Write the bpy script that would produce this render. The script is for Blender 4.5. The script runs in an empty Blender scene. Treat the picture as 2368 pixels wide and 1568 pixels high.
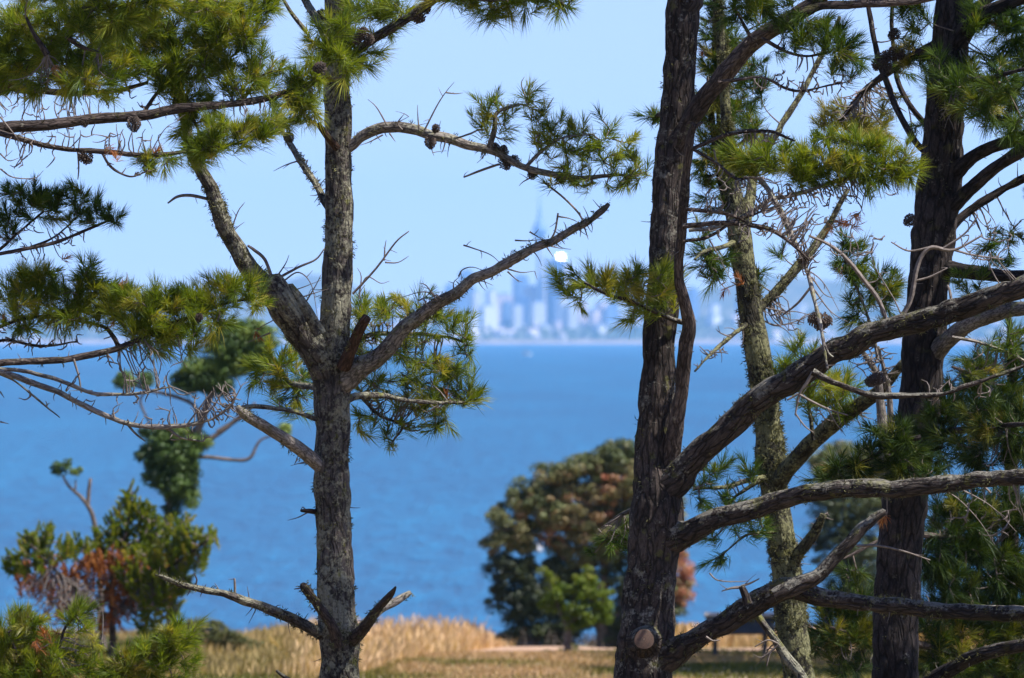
import bpy, math
import numpy as np
rng = np.random.default_rng(7)
C = bpy.context.scene.collection
sc = bpy.context.scene
F, CX, CY, H = 20200.0, 1183.5, 784.0, 10.9      # long lens: pixels of the 2367 wide view per radian; eye 10.9 m over the sea

# ------------------------------------------------------------------ helpers
def W(u, v, d):
    u = np.asarray(u, float); v = np.asarray(v, float); d = np.asarray(d, float) + 0*u
    return np.stack([(u-CX)/F*d, d, H+(CY-v)/F*d], -1)
def norm(a): return a/np.maximum(np.linalg.norm(a, axis=-1, keepdims=True), 1e-9)
def _h(i, j, k):
    n = (i*374761393 + j*668265263 + k*2147483647) & 0xFFFFFFFF
    n = ((n ^ (n >> 13))*1274126177) & 0xFFFFFFFF
    return ((n ^ (n >> 16)) & 0xFFFFFF)/float(0xFFFFFF)
def vnoise(P):
    P = np.asarray(P, float); I = np.floor(P).astype(np.int64); f = P-I; f = f*f*(3-2*f)
    r = 0
    for a in (0, 1):
        for b in (0, 1):
            for c in (0, 1):
                w = (f[..., 0] if a else 1-f[..., 0])*(f[..., 1] if b else 1-f[..., 1])*(f[..., 2] if c else 1-f[..., 2])
                r = r + w*_h(I[..., 0]+a, I[..., 1]+b, I[..., 2]+c)
    return r
def fbm(P, o=3):
    r = 0; a = .5
    for k in range(o): r = r + a*vnoise(P*2**k+17.3*k); a *= .5
    return r

class MB:                                            # collects geometry, links it as ONE mesh object
    def __init__(s): s.v = []; s.q = []; s.t = []; s.uvq = []; s.uvt = []; s.c = []; s.n = 0
    def add(s, v, q=None, t=None, uv=None, tint=0.5):
        v = np.asarray(v, float).reshape(-1, 3); n = len(v); s.v.append(v)
        s.c.append(np.broadcast_to(np.asarray(tint, float), (n,)).copy())
        uv = np.zeros((n, 2)) if uv is None else uv
        if q is not None and len(q):
            q = np.asarray(q); s.q.append(q+s.n); s.uvq.append(uv[q.ravel()])
        if t is not None and len(t):
            t = np.asarray(t); s.t.append(t+s.n); s.uvt.append(uv[t.ravel()])
        s.n += n
    def build(s, name, mat, parent=None, origin=None, smooth=True):
        me = bpy.data.meshes.new(name)
        v = np.concatenate(s.v); 
        if origin is not None: v = v-np.asarray(origin)
        nq = sum(len(a) for a in s.q); nt = sum(len(a) for a in s.t)
        idx = np.concatenate([a.ravel() for a in s.q]+[a.ravel() for a in s.t]).astype(np.int32)
        uv = np.concatenate(s.uvq+s.uvt)
        st = np.concatenate([np.arange(nq)*4, nq*4+np.arange(nt)*3]).astype(np.int32)
        me.vertices.add(len(v)); me.vertices.foreach_set('co', v.astype(np.float32).ravel())
        me.loops.add(len(idx)); me.loops.foreach_set('vertex_index', idx)
        me.polygons.add(nq+nt); me.polygons.foreach_set('loop_start', st)
        me.polygons.foreach_set('use_smooth', np.full(nq+nt, smooth, bool))
        me.update(calc_edges=True)
        l = me.uv_layers.new(name='UVMap'); l.data.foreach_set('uv', uv.astype(np.float32).ravel())
        a = me.attributes.new('tint', 'FLOAT', 'POINT'); a.data.foreach_set('value', np.concatenate(s.c).astype(np.float32))
        me.materials.append(mat)
        o = bpy.data.objects.new(name, me); C.objects.link(o)
        if parent is not None: o.parent = parent
        return o

def tag(o, label=None, cat=None, group=None, kind=None):
    if label: o['label'] = label
    if cat: o['category'] = cat
    if group: o['group'] = group
    if kind: o['kind'] = kind
    return o
def thing(name, loc, label, cat, group=None):
    o = bpy.data.objects.new(name, None); C.objects.link(o); o.location = [float(a) for a in loc]; o.empty_display_size = .3
    return tag(o, label, cat, group)

def spline(P, step):
    P = np.asarray(P, float); L = np.linalg.norm(np.diff(P[:, :3], axis=0), axis=1)
    E = np.vstack([2*P[0]-P[1], P, 2*P[-1]-P[-2]]); out = []
    for i in range(len(P)-1):
        n = max(2, int(L[i]/step)); t = np.linspace(0, 1, n, endpoint=False)[:, None]
        a, b, c, d = E[i], E[i+1], E[i+2], E[i+3]
        out.append(.5*(2*b+(c-a)*t+(2*a-5*b+4*c-d)*t*t+(3*b-a-3*c+d)*t**3))
    return np.vstack(out+[P[-1:]])

def tube(mb, P, R, seg, rough=0.0, freq=30., furrow=0.0, tint=.5, cap=True, twist=0.):
    P = np.asarray(P, float); R = np.asarray(R, float); n = len(P)
    T = norm(np.gradient(P, axis=0)); ref = np.array([0, 1., 0])
    A = norm(np.cross(T, ref)); 
    if n > 1:
        bad = np.linalg.norm(np.cross(T, ref), axis=1) < .2
        if bad.any(): A = norm(np.cross(T, np.array([.3, .2, 1.])))
    B = np.cross(T, A)
    ang = np.linspace(0, 2*np.pi, seg+1)+np.pi/2+twist      # seam away from the camera
    ca, sa = np.cos(ang), np.sin(ang)
    N = A[:, None]*ca[None, :, None]+B[:, None]*sa[None, :, None]
    s = np.concatenate([[0], np.cumsum(np.linalg.norm(np.diff(P, axis=0), axis=1))])
    rr = np.repeat(R[:, None], seg+1, 1)
    if rough > 0:
        Q = P[:, None]+N*rr[..., None]
        rr = rr*(1+rough*(fbm(Q*freq*.35, 3)-.45)*1.6)
        if furrow > 0:
            a2 = ang % (2*np.pi); ring = np.stack([np.cos(a2), np.sin(a2)], -1)
            q = np.concatenate([np.broadcast_to(ring[None]*1.0, (n, seg+1, 2))*rr[..., None]*freq*1.3, np.broadcast_to((s*freq*.28)[:, None, None], (n, seg+1, 1))], -1)
            f1 = np.abs(vnoise(q)-.5)*2; f2 = np.abs(vnoise(q*2.1+9.)-.5)*2
            rr = rr+furrow*(np.minimum(f1, .45)/.45-.6+.45*(np.minimum(f2, .5)/.5-.5))
    V = P[:, None]+N*rr[..., None]
    uv = np.stack([np.broadcast_to(ang[None]*R[:, None].mean(), (n, seg+1)), np.broadcast_to(s[:, None], (n, seg+1))], -1).reshape(-1, 2)
    i = np.arange(n-1)[:, None]*(seg+1)+np.arange(seg)[None]
    q = np.stack([i, i+1, i+seg+2, i+seg+1], -1).reshape(-1, 4)
    V = V.reshape(-1, 3); t = None
    if cap:
        V = np.vstack([V, P[-1]+T[-1]*R[-1]*.5]); uv = np.vstack([uv, uv[-1:]])
        k = np.arange(seg)+(n-1)*(seg+1); t = np.stack([k, k+1, np.full(seg, len(V)-1)], -1)
    mb.add(V, q, t, uv, tint)
    return N.reshape(-1, 3)

def many_tubes(mb, paths, r0, r1, seg=3, tint=.5):   # many thin twigs of k points each, at once
    P = np.asarray(paths, float)
    if not len(P): return
    m, k, _ = P.shape
    T = norm(np.gradient(P, axis=1)); A = norm(np.cross(T, np.array([.13, 1., .21]))); B = np.cross(T, A)
    ang = np.arange(seg)*2*np.pi/seg
    R = (np.asarray(r0).reshape(-1, 1)*(1-np.linspace(0, 1, k)[None])+np.asarray(r1).reshape(-1, 1)*np.linspace(0, 1, k)[None])
    V = P[:, :, None]+(A[:, :, None]*np.cos(ang)[:, None]+B[:, :, None]*np.sin(ang)[:, None])*R[:, :, None, None]
    b = (np.arange(m)*k*seg)[:, None, None]+(np.arange(k-1)*seg)[None, :, None]; j = np.arange(seg)[None, None]; j2 = (j+1) % seg
    q = np.stack([b+j, b+j2, b+seg+j2, b+seg+j], -1).reshape(-1, 4)
    mb.add(V.reshape(-1, 3), q, None, None, tint)

def tufts(mb, P, A, ax, nl, n, w, spread=1.0, tint=None):
    """pine brushes: P positions, A axes, ax axis length, nl needle length, n needles each, w half width"""
    m = len(P)
    if not m: return
    P = np.asarray(P); A = norm(np.asarray(A))
    t = rng.random((m, n))**.7
    s1 = norm(np.cross(A, rng.normal(size=(m, 3)))); s2 = np.cross(A, s1)
    ph = rng.random((m, n))*2*np.pi
    th = np.radians((62-44*t+rng.normal(0, 12, (m, n)))*spread)
    side = s1[:, None]*np.cos(ph)[..., None]+s2[:, None]*np.sin(ph)[..., None]
    D = A[:, None]*np.cos(th)[..., None]+side*np.sin(th)[..., None]
    sz = np.asarray(ax).reshape(-1, 1)
    p0 = P[:, None]+A[:, None]*((t-.75)*sz)[..., None]
    l = (np.asarray(nl).reshape(-1, 1)*(.65+.45*rng.random((m, n))))[..., None]
    droop = np.array([0, 0, -1.])*rng.normal(.10, .10, (m, n, 1))
    p1 = p0+D*l*.5; p2 = p0+(D+A[:, None]*.12+droop)*l
    wv = norm(np.cross(D, rng.normal(size=(m, n, 3))))*w
    V = np.stack([p0-wv*.8, p0+wv*.8, p1+wv, p1-wv, p2], 2).reshape(-1, 3)
    b = np.arange(m*n)*5
    tt = (rng.random((m, 1)) if tint is None else np.asarray(tint).reshape(-1, 1))+rng.normal(0, .13, (m, n))
    mb.add(V, np.stack([b, b+1, b+2, b+3], -1), np.stack([b+3, b+2, b+4], -1), None, np.repeat(tt.ravel(), 5))

# ------------------------------------------------------------------ materials
def new_mat(name):
    m = bpy.data.materials.new(name); m.use_nodes = True; nt = m.node_tree; nt.nodes.clear()
    out = nt.nodes.new('ShaderNodeOutputMaterial')
    return m, nt, out
def N(nt, typ, **kw):
    n = nt.nodes.new(typ)
    for k, v in kw.items():
        if k in n.inputs: n.inputs[k].default_value = v
        else: setattr(n, k, v)
    return n
def ramp(nt, src, stops, interp='LINEAR'):
    r = nt.nodes.new('ShaderNodeValToRGB'); r.color_ramp.interpolation = interp
    e = r.color_ramp.elements
    while len(e) < len(stops): e.new(.5)
    for k, (p, c) in enumerate(stops): e[k].position = p; e[k].color = (*c, 1) if len(c) == 3 else c
    nt.links.new(src, r.inputs[0]); return r.outputs[0]
def noise(nt, vec, scale, detail=4, rough=.55):
    n = N(nt, 'ShaderNodeTexNoise', Scale=scale, Detail=detail, Roughness=rough); nt.links.new(vec, n.inputs['Vector']); return n.outputs['Fac']
def mix(nt, f, a, b, mode='MIX'):
    m = nt.nodes.new('ShaderNodeMix'); m.data_type = 'RGBA'; m.blend_type = mode
    for s, k in ((f, 0), (a, 6), (b, 7)):
        if isinstance(s, (int, float)): m.inputs[k].default_value = s
        elif isinstance(s, tuple): m.inputs[k].default_value = (*s, 1)
        else: nt.links.new(s, m.inputs[k])
    return m.outputs[2]
def math_(nt, op, a, b=0.):
    m = nt.nodes.new('ShaderNodeMath'); m.operation = op; m.use_clamp = False
    for s, k in ((a, 0), (b, 1)):
        if isinstance(s, (int, float)): m.inputs[k].default_value = s
        else: nt.links.new(s, m.inputs[k])
    return m.outputs[0]

def bark_mat(name, dark, mid, light, lichen, lich_amt, moss=(.13, .13, .03), furrow=34., topl=.35, bump=.012):
    m, nt, out = new_mat(name); L = nt.links
    uvn = N(nt, 'ShaderNodeUVMap'); tc = N(nt, 'ShaderNodeTexCoord'); ob = tc.outputs['Object']
    mp = N(nt, 'ShaderNodeMapping'); mp.inputs['Scale'].default_value = (1, .24, 1); L.new(uvn.outputs[0], mp.inputs[0])
    vo = N(nt, 'ShaderNodeTexVoronoi', feature='DISTANCE_TO_EDGE', Scale=furrow)
    ns = N(nt, 'ShaderNodeTexNoise', Scale=22., Detail=3.); L.new(mp.outputs[0], ns.inputs['Vector'])
    ad = N(nt, 'ShaderNodeVectorMath', operation='MULTIPLY_ADD'); L.new(ns.outputs['Color'], ad.inputs[0]); ad.inputs[1].default_value = (.05, .05, .05); L.new(mp.outputs[0], ad.inputs[2])
    L.new(ad.outputs[0], vo.inputs['Vector'])
    crack = ramp(nt, vo.outputs['Distance'], [(0., (0, 0, 0)), (.16, (1, 1, 1))])
    fine = noise(nt, mp.outputs[0], 120., 5, .7); big = noise(nt, ob, 5.5, 3)
    col = ramp(nt, fine, [(.28, dark), (.55, mid), (.8, light)])
    col = mix(nt, math_(nt, 'MULTIPLY', math_(nt, 'SUBTRACT', 1., crack), .8), col, tuple(c*.45 for c in dark))
    col = mix(nt, 1., col, ramp(nt, noise(nt, ob, 2.6, 3), [(.36, (.62, .6, .6)), (.62, (1.35, 1.34, 1.36))]), 'MULTIPLY')
    # lichen: pale crust in patches, denser on the upper side of limbs, where it also paints them sunlit; moss in cushions
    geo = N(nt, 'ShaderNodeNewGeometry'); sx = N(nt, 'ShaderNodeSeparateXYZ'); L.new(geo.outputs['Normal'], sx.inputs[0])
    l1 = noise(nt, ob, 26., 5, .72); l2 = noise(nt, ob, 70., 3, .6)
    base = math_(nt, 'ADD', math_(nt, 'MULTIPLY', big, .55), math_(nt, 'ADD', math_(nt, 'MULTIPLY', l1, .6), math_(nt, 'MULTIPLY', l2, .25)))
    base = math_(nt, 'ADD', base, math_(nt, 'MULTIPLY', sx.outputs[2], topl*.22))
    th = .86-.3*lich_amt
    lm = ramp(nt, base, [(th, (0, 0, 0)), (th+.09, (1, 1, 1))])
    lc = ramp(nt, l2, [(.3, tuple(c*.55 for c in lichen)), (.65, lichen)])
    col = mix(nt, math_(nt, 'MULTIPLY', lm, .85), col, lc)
    mm = ramp(nt, math_(nt, 'ADD', noise(nt, ob, 9., 4, .6), math_(nt, 'MULTIPLY', sx.outputs[2], .07)), [(.61, (0, 0, 0)), (.68, (1, 1, 1))])
    col = mix(nt, math_(nt, 'MULTIPLY', mm, .75*min(1, lich_amt*1.6)), col, moss)
    p = N(nt, 'ShaderNodeBsdfPrincipled', Roughness=.9); p.inputs['Specular IOR Level'].default_value = .15
    L.new(col, p.inputs['Base Color'])
    hgt = math_(nt, 'ADD', math_(nt, 'MULTIPLY', crack, .8), math_(nt, 'ADD', math_(nt, 'MULTIPLY', fine, .6), math_(nt, 'MULTIPLY', lm, .35)))
    b = N(nt, 'ShaderNodeBump', Strength=1., Distance=bump); L.new(hgt, b.inputs['Height']); L.new(b.outputs[0], p.inputs['Normal'])
    L.new(p.outputs[0], out.inputs[0]); return m

def leaf_mat(name, stops, trans=.3, rough=.45, spec=.4):
    m, nt, out = new_mat(name); L = nt.links
    at = N(nt, 'ShaderNodeAttribute', attribute_name='tint')
    col = ramp(nt, at.outputs['Fac'], stops)
    p = N(nt, 'ShaderNodeBsdfPrincipled', Roughness=rough); p.inputs['Specular IOR Level'].default_value = spec; L.new(col, p.inputs['Base Color'])
    t = N(nt, 'ShaderNodeBsdfTranslucent'); tc = mix(nt, 1., col, (1.25, 1.15, .4), 'MULTIPLY'); L.new(tc, t.inputs['Color'])
    ms = N(nt, 'ShaderNodeMixShader'); ms.inputs[0].default_value = trans; L.new(p.outputs[0], ms.inputs[1]); L.new(t.outputs[0], ms.inputs[2])
    L.new(ms.outputs[0], out.inputs[0]); return m

def plain_mat(name, a, b=None, scale=3., rough=.7, bump=0., metallic=0., spec=.3):
    m, nt, out = new_mat(name); L = nt.links
    tc = N(nt, 'ShaderNodeTexCoord'); f = noise(nt, tc.outputs['Object'], scale, 5, .6)
    col = ramp(nt, f, [(.3, a), (.7, b or a)])
    p = N(nt, 'ShaderNodeBsdfPrincipled', Roughness=rough, Metallic=metallic); p.inputs['Specular IOR Level'].default_value = spec; L.new(col, p.inputs['Base Color'])
    if bump:
        bb = N(nt, 'ShaderNodeBump', Strength=.6, Distance=bump); L.new(f, bb.inputs['Height']); L.new(bb.outputs[0], p.inputs['Normal'])
    L.new(p.outputs[0], out.inputs[0]); return m

M = {}
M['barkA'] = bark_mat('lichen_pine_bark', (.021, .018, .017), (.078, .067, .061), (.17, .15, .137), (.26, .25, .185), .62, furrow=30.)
M['barkB'] = bark_mat('furrowed_pine_bark', (.013, .011, .010), (.052, .041, .036), (.118, .096, .085), (.22, .205, .17), .33, furrow=26., topl=.8)  # strong top lichen also puts sunlit limb tops into the colour
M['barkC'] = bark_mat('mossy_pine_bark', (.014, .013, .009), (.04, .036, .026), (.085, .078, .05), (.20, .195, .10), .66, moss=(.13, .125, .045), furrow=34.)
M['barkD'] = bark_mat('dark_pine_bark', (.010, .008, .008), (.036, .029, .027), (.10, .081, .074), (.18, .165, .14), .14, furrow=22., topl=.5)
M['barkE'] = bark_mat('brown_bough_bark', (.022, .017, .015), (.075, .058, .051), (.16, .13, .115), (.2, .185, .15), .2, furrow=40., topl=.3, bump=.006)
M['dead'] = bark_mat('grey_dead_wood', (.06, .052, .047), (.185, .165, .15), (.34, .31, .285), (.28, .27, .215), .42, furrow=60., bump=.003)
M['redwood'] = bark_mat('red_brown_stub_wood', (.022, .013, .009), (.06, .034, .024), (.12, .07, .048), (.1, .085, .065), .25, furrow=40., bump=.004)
M['twig'] = plain_mat('twig_bark', (.07, .05, .04), (.22, .175, .15), 40., .85)
M['dtwig'] = plain_mat('dead_twig_bark', (.07, .055, .047), (.19, .16, .145), 40., .85)
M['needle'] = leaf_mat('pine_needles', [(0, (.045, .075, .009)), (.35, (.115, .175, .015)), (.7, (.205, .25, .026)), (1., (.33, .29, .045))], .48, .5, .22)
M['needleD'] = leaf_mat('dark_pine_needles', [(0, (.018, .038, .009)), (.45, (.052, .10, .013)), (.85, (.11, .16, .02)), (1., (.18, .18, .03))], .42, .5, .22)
M['needleK'] = leaf_mat('shaded_pine_needles', [(0, (.010, .022, .006)), (.45, (.028, .056, .009)), (.85, (.07, .10, .015)), (1., (.13, .14, .025))], .3, .5, .2)  # darker copy of the needles, shade of the lower right in its colour
M['needleY'] = leaf_mat('yellow_pine_needles', [(0, (.07, .08, .01)), (.5, (.19, .19, .025)), (1., (.32, .25, .05))], .32, .45, .4)
M['rust'] = leaf_mat('dead_rust_needles', [(0, (.16, .05, .015)), (.5, (.34, .12, .035)), (1., (.42, .2, .08))], .3, .6, .2)
M['cone'] = plain_mat('cone_scales', (.02, .014, .012), (.10, .072, .058), 60., .75)
M['moss'] = leaf_mat('bark_moss', [(0, (.03, .03, .017)), (.5, (.085, .085, .042)), (1., (.19, .185, .09))], .2, .9, .1)
def cut_mat(c):
    m, nt, out = new_mat('sawn_wood_rings'); L = nt.links; tc = N(nt, 'ShaderNodeTexCoord'); sb = N(nt, 'ShaderNodeVectorMath', operation='DISTANCE'); L.new(tc.outputs['Object'], sb.inputs[0]); sb.inputs[1].default_value = c
    n1 = noise(nt, tc.outputs['Object'], 45., 4, .7); d = math_(nt, 'ADD', math_(nt, 'MULTIPLY', sb.outputs['Value'], 900.), math_(nt, 'MULTIPLY', n1, 7.)); w_ = math_(nt, 'SINE', d)
    col = mix(nt, ramp(nt, w_, [(0., (0, 0, 0)), (1., (1, 1, 1))]), (.075, .043, .03), (.15, .092, .064)); col = mix(nt, ramp(nt, n1, [(.35, (1, 1, 1)), (.5, (0, 0, 0))]), col, (.05, .036, .028))
    p = N(nt, 'ShaderNodeBsdfPrincipled', Roughness=.85); L.new(col, p.inputs['Base Color']); L.new(p.outputs[0], out.inputs[0]); return m
M['cut'] = plain_mat('sawn_wood', (.10, .065, .045), (.22, .15, .11), 30., .8, .002)

# ------------------------------------------------------------------ terrain
PROF = np.array([(-30, -1.6), (0, -1.7), (40, -2.05), (55, -2.6), (80, -3.3), (100, -3.95), (120, -4.42), (135, -4.78), (142, -4.98), (148, -5.4), (160, -8.), (175, -11.2), (190, -13.), (400, -20.)])
def gz(x, y):
    x = np.asarray(x, float); y = np.asarray(y, float)
    z = np.interp(y, PROF[:, 0], PROF[:, 1])
    k = np.clip((y-85)/40, 0, 1)*np.clip((150-y)/10, 0, 1)
    z = z+k*.04*np.clip((-x-1.2)/2., 0, 1)
    P = np.stack([x*.35, y*.18, 0*x+3.], -1)
    return H+z+(fbm(P, 3)-.44)*.16*np.clip(y/60, 0, 1)

# ------------------------------------------------------------------ pine builder
DENS = 2.1
class Tree:
    def __init__(s, name, label, cat, base_uv, d, group=None, bark='barkA', needle='needle'):
        p = W(*base_uv, d); p[2] = gz(p[0], p[1])-.05; s.loc = p; s.d = d; s.bark = bark; s.needle = needle
        s.root = thing(name, p, label, cat, group)
    def px(s, d=None): return (d or s.d)/F
    def path(s, pts, d0, d1=None, step=7.):
        pts = np.asarray([list(p[:3]) for p in pts], float); 
        k = np.concatenate([[0], np.cumsum(np.linalg.norm(np.diff(pts[:, :2], axis=0), axis=1))]); k = k/k[-1]
        dd = d0+((d1 if d1 is not None else d0)-d0)*k
        S = spline(np.column_stack([pts[:, 0], pts[:, 1], 0*dd, pts[:, 2], dd]), step)
        return W(S[:, 0], S[:, 1], S[:, 4]), np.maximum(S[:, 3], .4)*S[:, 4]/F, S
    def wood(s, mb, pts, d0, d1=None, seg=None, step=7., rough=.22, furrow=.0, kinks=0.):
        P, R, S = s.path(pts, d0, d1, step)
        if kinks:
            s_ = np.arange(len(P))*step*.02
            P = P+np.stack([fbm(np.stack([s_, s_*0+k*7.7+P[0, 0]*9, s_*0], -1), 3)-.44 for k in range(3)], -1)*kinks*s.px(d0)*2
        rp = R.max()/s.px(d0)
        seg = seg or int(np.clip(rp*1.4, 5, 40))
        tube(mb, P, R, seg, rough, 1/(s.px(d0)*26), furrow*s.px(d0))
        return P, R
    def trunk(s, pts, d1=None, furrow=3., moss=0, spurs=0, step=4.):
        mb = MB(); P, R = s.wood(mb, pts, s.d, d1, 64, step, .16, furrow)
        o = mb.build('trunk', M[s.bark], s.root, s.loc)
        s.tr = o; s.tP, s.tR = P, R
        if moss: s.mossy(P, R, moss, o)
        if spurs: s.spurs(P, R, spurs, o)
        return o
    def mossy(s, P, R, n, parent, size=9.):
        i = rng.integers(0, len(P), n); a = rng.random(n)*2*np.pi
        keep = fbm(np.column_stack([P[i]*4])+np.column_stack([np.cos(a), np.sin(a), a*0])*.6, 2) > .37
        i, a = i[keep], a[keep]; n = len(i)
        T = norm(np.gradient(P, axis=0))[i]; A = norm(np.cross(T, [0, 1., 0.01])); B = np.cross(T, A)
        D = A*np.cos(a)[:, None]+B*np.sin(a)[:, None]
        p = P[i]+D*(R[i]*.97)[:, None]; px = s.px()
        mb = MB(); m = 10
        d2 = norm(D[:, None]+rng.normal(0, .55, (n, m, 3))); l = (size*px*(.35+rng.random((n, m))**2))[..., None]
        q0 = p[:, None]+rng.normal(0, 3.2*px, (n, m, 3)); wv = norm(np.cross(d2, rng.normal(size=(n, m, 3))))*px*1.3
        V = np.stack([q0-wv, q0+wv, q0+d2*l], 2).reshape(-1, 3)
        mb.add(V, None, np.arange(len(V)).reshape(-1, 3), None, np.repeat(rng.random(n)*.8+.1, m*3))
        mb.build('moss', M['moss'], parent, s.loc)['kind'] = 'stuff'
    def spurs(s, P, R, n, parent, l=(12, 34), mat='dtwig'):
        i = rng.integers(2, len(P)-1, n); px = s.px()
        T = norm(np.gradient(P, axis=0))[i]; a = rng.random(n)*2*np.pi
        A = norm(np.cross(T, [0, 1., .01])); B = np.cross(T, A)
        D = norm(A*np.cos(a)[:, None]+B*np.sin(a)[:, None]*.6+T*rng.normal(.25, .3, (n, 1)))
        l = (l[0]+(l[1]-l[0])*rng.random(n)**2)*px
        p0 = P[i]+D*(R[i]*.8)[:, None]; bend = rng.normal(0, .28, (n, 3))
        t = np.linspace(0, 1, 5)[None, :, None]
        paths = p0[:, None]+D[:, None]*(l[:, None, None]*t)+bend[:, None]*(l[:, None, None]*t*t)
        mb = MB(); many_tubes(mb, paths, np.full(n, 1.5*px), np.full(n, .5*px), 4)
        mb.build('dead_spurs', M[mat], parent, s.loc)['kind'] = 'stuff'
    def bough(s, pts, d0=None, d1=None, forks=(), fill=(), yellow=(), dead=(), rust=(), bare=(), cones=(), spurs=0, moss=0, mat=None, name='bough', furrow=1.2, kinks=4.,
              dens=1., nl=42., ax=48., n=76, w=.64, thick=.55, up=.45, needle=None, twr=2.1, big=1., label=None, front=False):
        d1 = d1 or d0 or s.d; d0 = d0 if (front or not d0 or abs(d0-s.d) > 1.5) else s.d; px = s.px(d0)
        mb = MB(); P, R = s.wood(mb, pts, d0, d1, None, 6., .22, furrow, kinks)
        nodes = [P]
        for f in forks:
            p, r = s.wood(mb, f[0] if isinstance(f[0], list) else f, d1 if not isinstance(f[-1], float) else f[-1], None, None, 6., .2, furrow*.6, kinks); nodes.append(p)
        o = mb.build(name, M[mat or s.bark], s.root, s.loc)
        if label: o['label'] = label
        if moss: s.mossy(P, R, moss, o)
        if spurs: s.spurs(P, R, spurs, o)
        nodes = np.vstack(nodes); dm = (d0+d1)/2
        tw = MB(); dt = MB()
        def pick(ells, k):
            out = []; cen = []
            for (u, v, a, b, *ex) in ells:
                m = max(1, int(round(np.pi*a*b/k*(ex[0] if ex else 1.))))
                q = 1.06*np.sqrt(rng.random(m)); f = rng.random(m)*2*np.pi; g = np.stack([q*np.cos(f), q*np.sin(f), rng.uniform(-1, 1, m)*np.sqrt(np.maximum(1.15-q*q, 0))], -1)
                dc = np.median(nodes[np.argsort(np.abs(nodes[:, 0]-W(u, v, dm)[0]))[:20], 1])
                out.append(W(u+g[:, 0]*a, v+g[:, 1]*b, dc+g[:, 2]*min(a, 90.)*1.1*thick*px*1.2)); cen.append(np.repeat(W(u, v, dc)[None], m, 0))
            return np.vstack(out), np.vstack(cen)
        def grow(T, cen, nd, store, r0, up, jit=.35, long=0.):
            base = nd[:len(nodes)]
            d = np.min(np.linalg.norm(T[:, None]-nd[None], axis=2), axis=1); order = np.argsort(d)
            A = np.zeros_like(T); paths = []
            for i in order:
                src = base if (rng.random() < long and d[i] < 110*px) else nd; dist = np.linalg.norm(src-T[i], axis=1); k = int(np.argmin(dist+(dist < 14*px)*60*px)); p0 = src[k]
                e = T[i]-p0; le = np.linalg.norm(e)
                a = e/max(le, 1e-6)*.75+(T[i]-cen[i])/(60*px)*.35+np.array([0, 0, up])+rng.normal(0, jit, 3); a /= np.linalg.norm(a)
                c1 = p0+e*.45+rng.normal(0, (.26 if long else .12)*le, 3)-np.array([0, 0, .10*le]); t = np.linspace(0, 1, 6)[:, None]
                c2 = T[i]-a*le*.3
                pa = (1-t)**3*p0+3*(1-t)**2*t*c1+3*(1-t)*t*t*c2+t**3*T[i]
                paths.append(pa); nd = np.vstack([nd, pa[2:]]); A[i] = a
            many_tubes(store, paths, np.full(len(T), r0*px), np.full(len(T), .75*px), 4)
            return A, nd
        nd = nodes
        for lst, nm, mt in ((fill, 'needles', needle or s.needle), (yellow, 'yellow_needles', 'needleY')):
            if not lst: continue
            T, cen = pick(lst, 900./(dens*DENS)); A, nd = grow(T, cen, nd, tw, twr, up)
            nb = MB(); sz = (.6+.6*rng.random(len(T)))*px*big
            tufts(nb, T, A, ax*sz, nl*sz, n, w*px*big, tint=np.clip(rng.normal(.5, .22, len(T)), 0, 1)); nb.build(nm, M[mt], o, s.loc)
        if rust:
            T, cen = pick(rust, 330.); A, nd = grow(T, cen, nd, tw, 1.5, .1, .7)
            nb = MB(); tufts(nb, T, A, np.full(len(T), 20*px), np.full(len(T), 24*px), 30, .75*px, 1.2); ob = nb.build('dead_needles', M['rust'], o, s.loc)
        if bare:
            T, cen = pick(bare, 210.); grow(T, cen, nd, dt, 1.9, .05, .3, .55)
        if dead:
            for k, ln in enumerate(dead):
                ln = [(*p, 2.2*(1-.75*i/(len(ln)-1))) if len(p) == 2 else p for i, p in enumerate(ln)]
                Pd, Rd, _ = s.path(ln, dm-rng.random()*.0, None, 6.); dw = MB(); tube(dw, Pd, Rd, 5, .15, 300.)
                for _ in range(int(len(Pd)//7)):
                    i = rng.integers(1, len(Pd)); tn = norm(Pd[min(i, len(Pd)-1)]-Pd[i-1]); l = (8+22*rng.random())*px
                    dd = norm(tn*.5+rng.normal(0, .6, 3)*np.array([1, .5, 1])); t = np.linspace(0, 1, 5)[:, None]
                    many_tubes(dw, [Pd[i]+dd*l*t+rng.normal(0, .2, 3)*l*t*t], [1.1*px], [.4*px], 4)
                dw.build('dead_twig', M['dtwig'], o, s.loc)
        if tw.n: tw.build('twigs', M['twig'], o, s.loc)['kind'] = 'stuff'
        if dt.n: dt.build('dead_twigs', M['dtwig'], o, s.loc)['kind'] = 'stuff'
        for c in cones:
            s.cone(o, *c[:2], (c[2] if len(c) > 2 else 13.), dm-.02, c[3] if len(c) > 3 else None)
        return o
    def cone(s, parent, u, v, r, d, axis=None):
        p = W(u, v, d); px = s.px(d); a = norm(np.array(axis if axis else (rng.normal(0, .5), rng.normal(0, .4), -.8))); r = r*px
        s1 = norm(np.cross(a, [.1, 1, .2])); s2 = np.cross(a, s1); mb = MB(); m = 96
        k = np.arange(m); t = (k+.5)/m; ph = k*2.39996
        prof = np.sin(np.pi*np.clip(t*.86+.1, 0, 1))**.75
        D = s1*np.cos(ph)[:, None]+s2*np.sin(ph)[:, None]; c = p+a*((t-.5)*2.5*r)[:, None]
        tip = c+D*(prof*r*(1.1+.12*rng.normal(size=m)))[:, None]+a*(.05*r); b = c+D*(prof*r*.3)[:, None]; tn = np.cross(D, a); ww = (.19*r*prof)[:, None]
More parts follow.
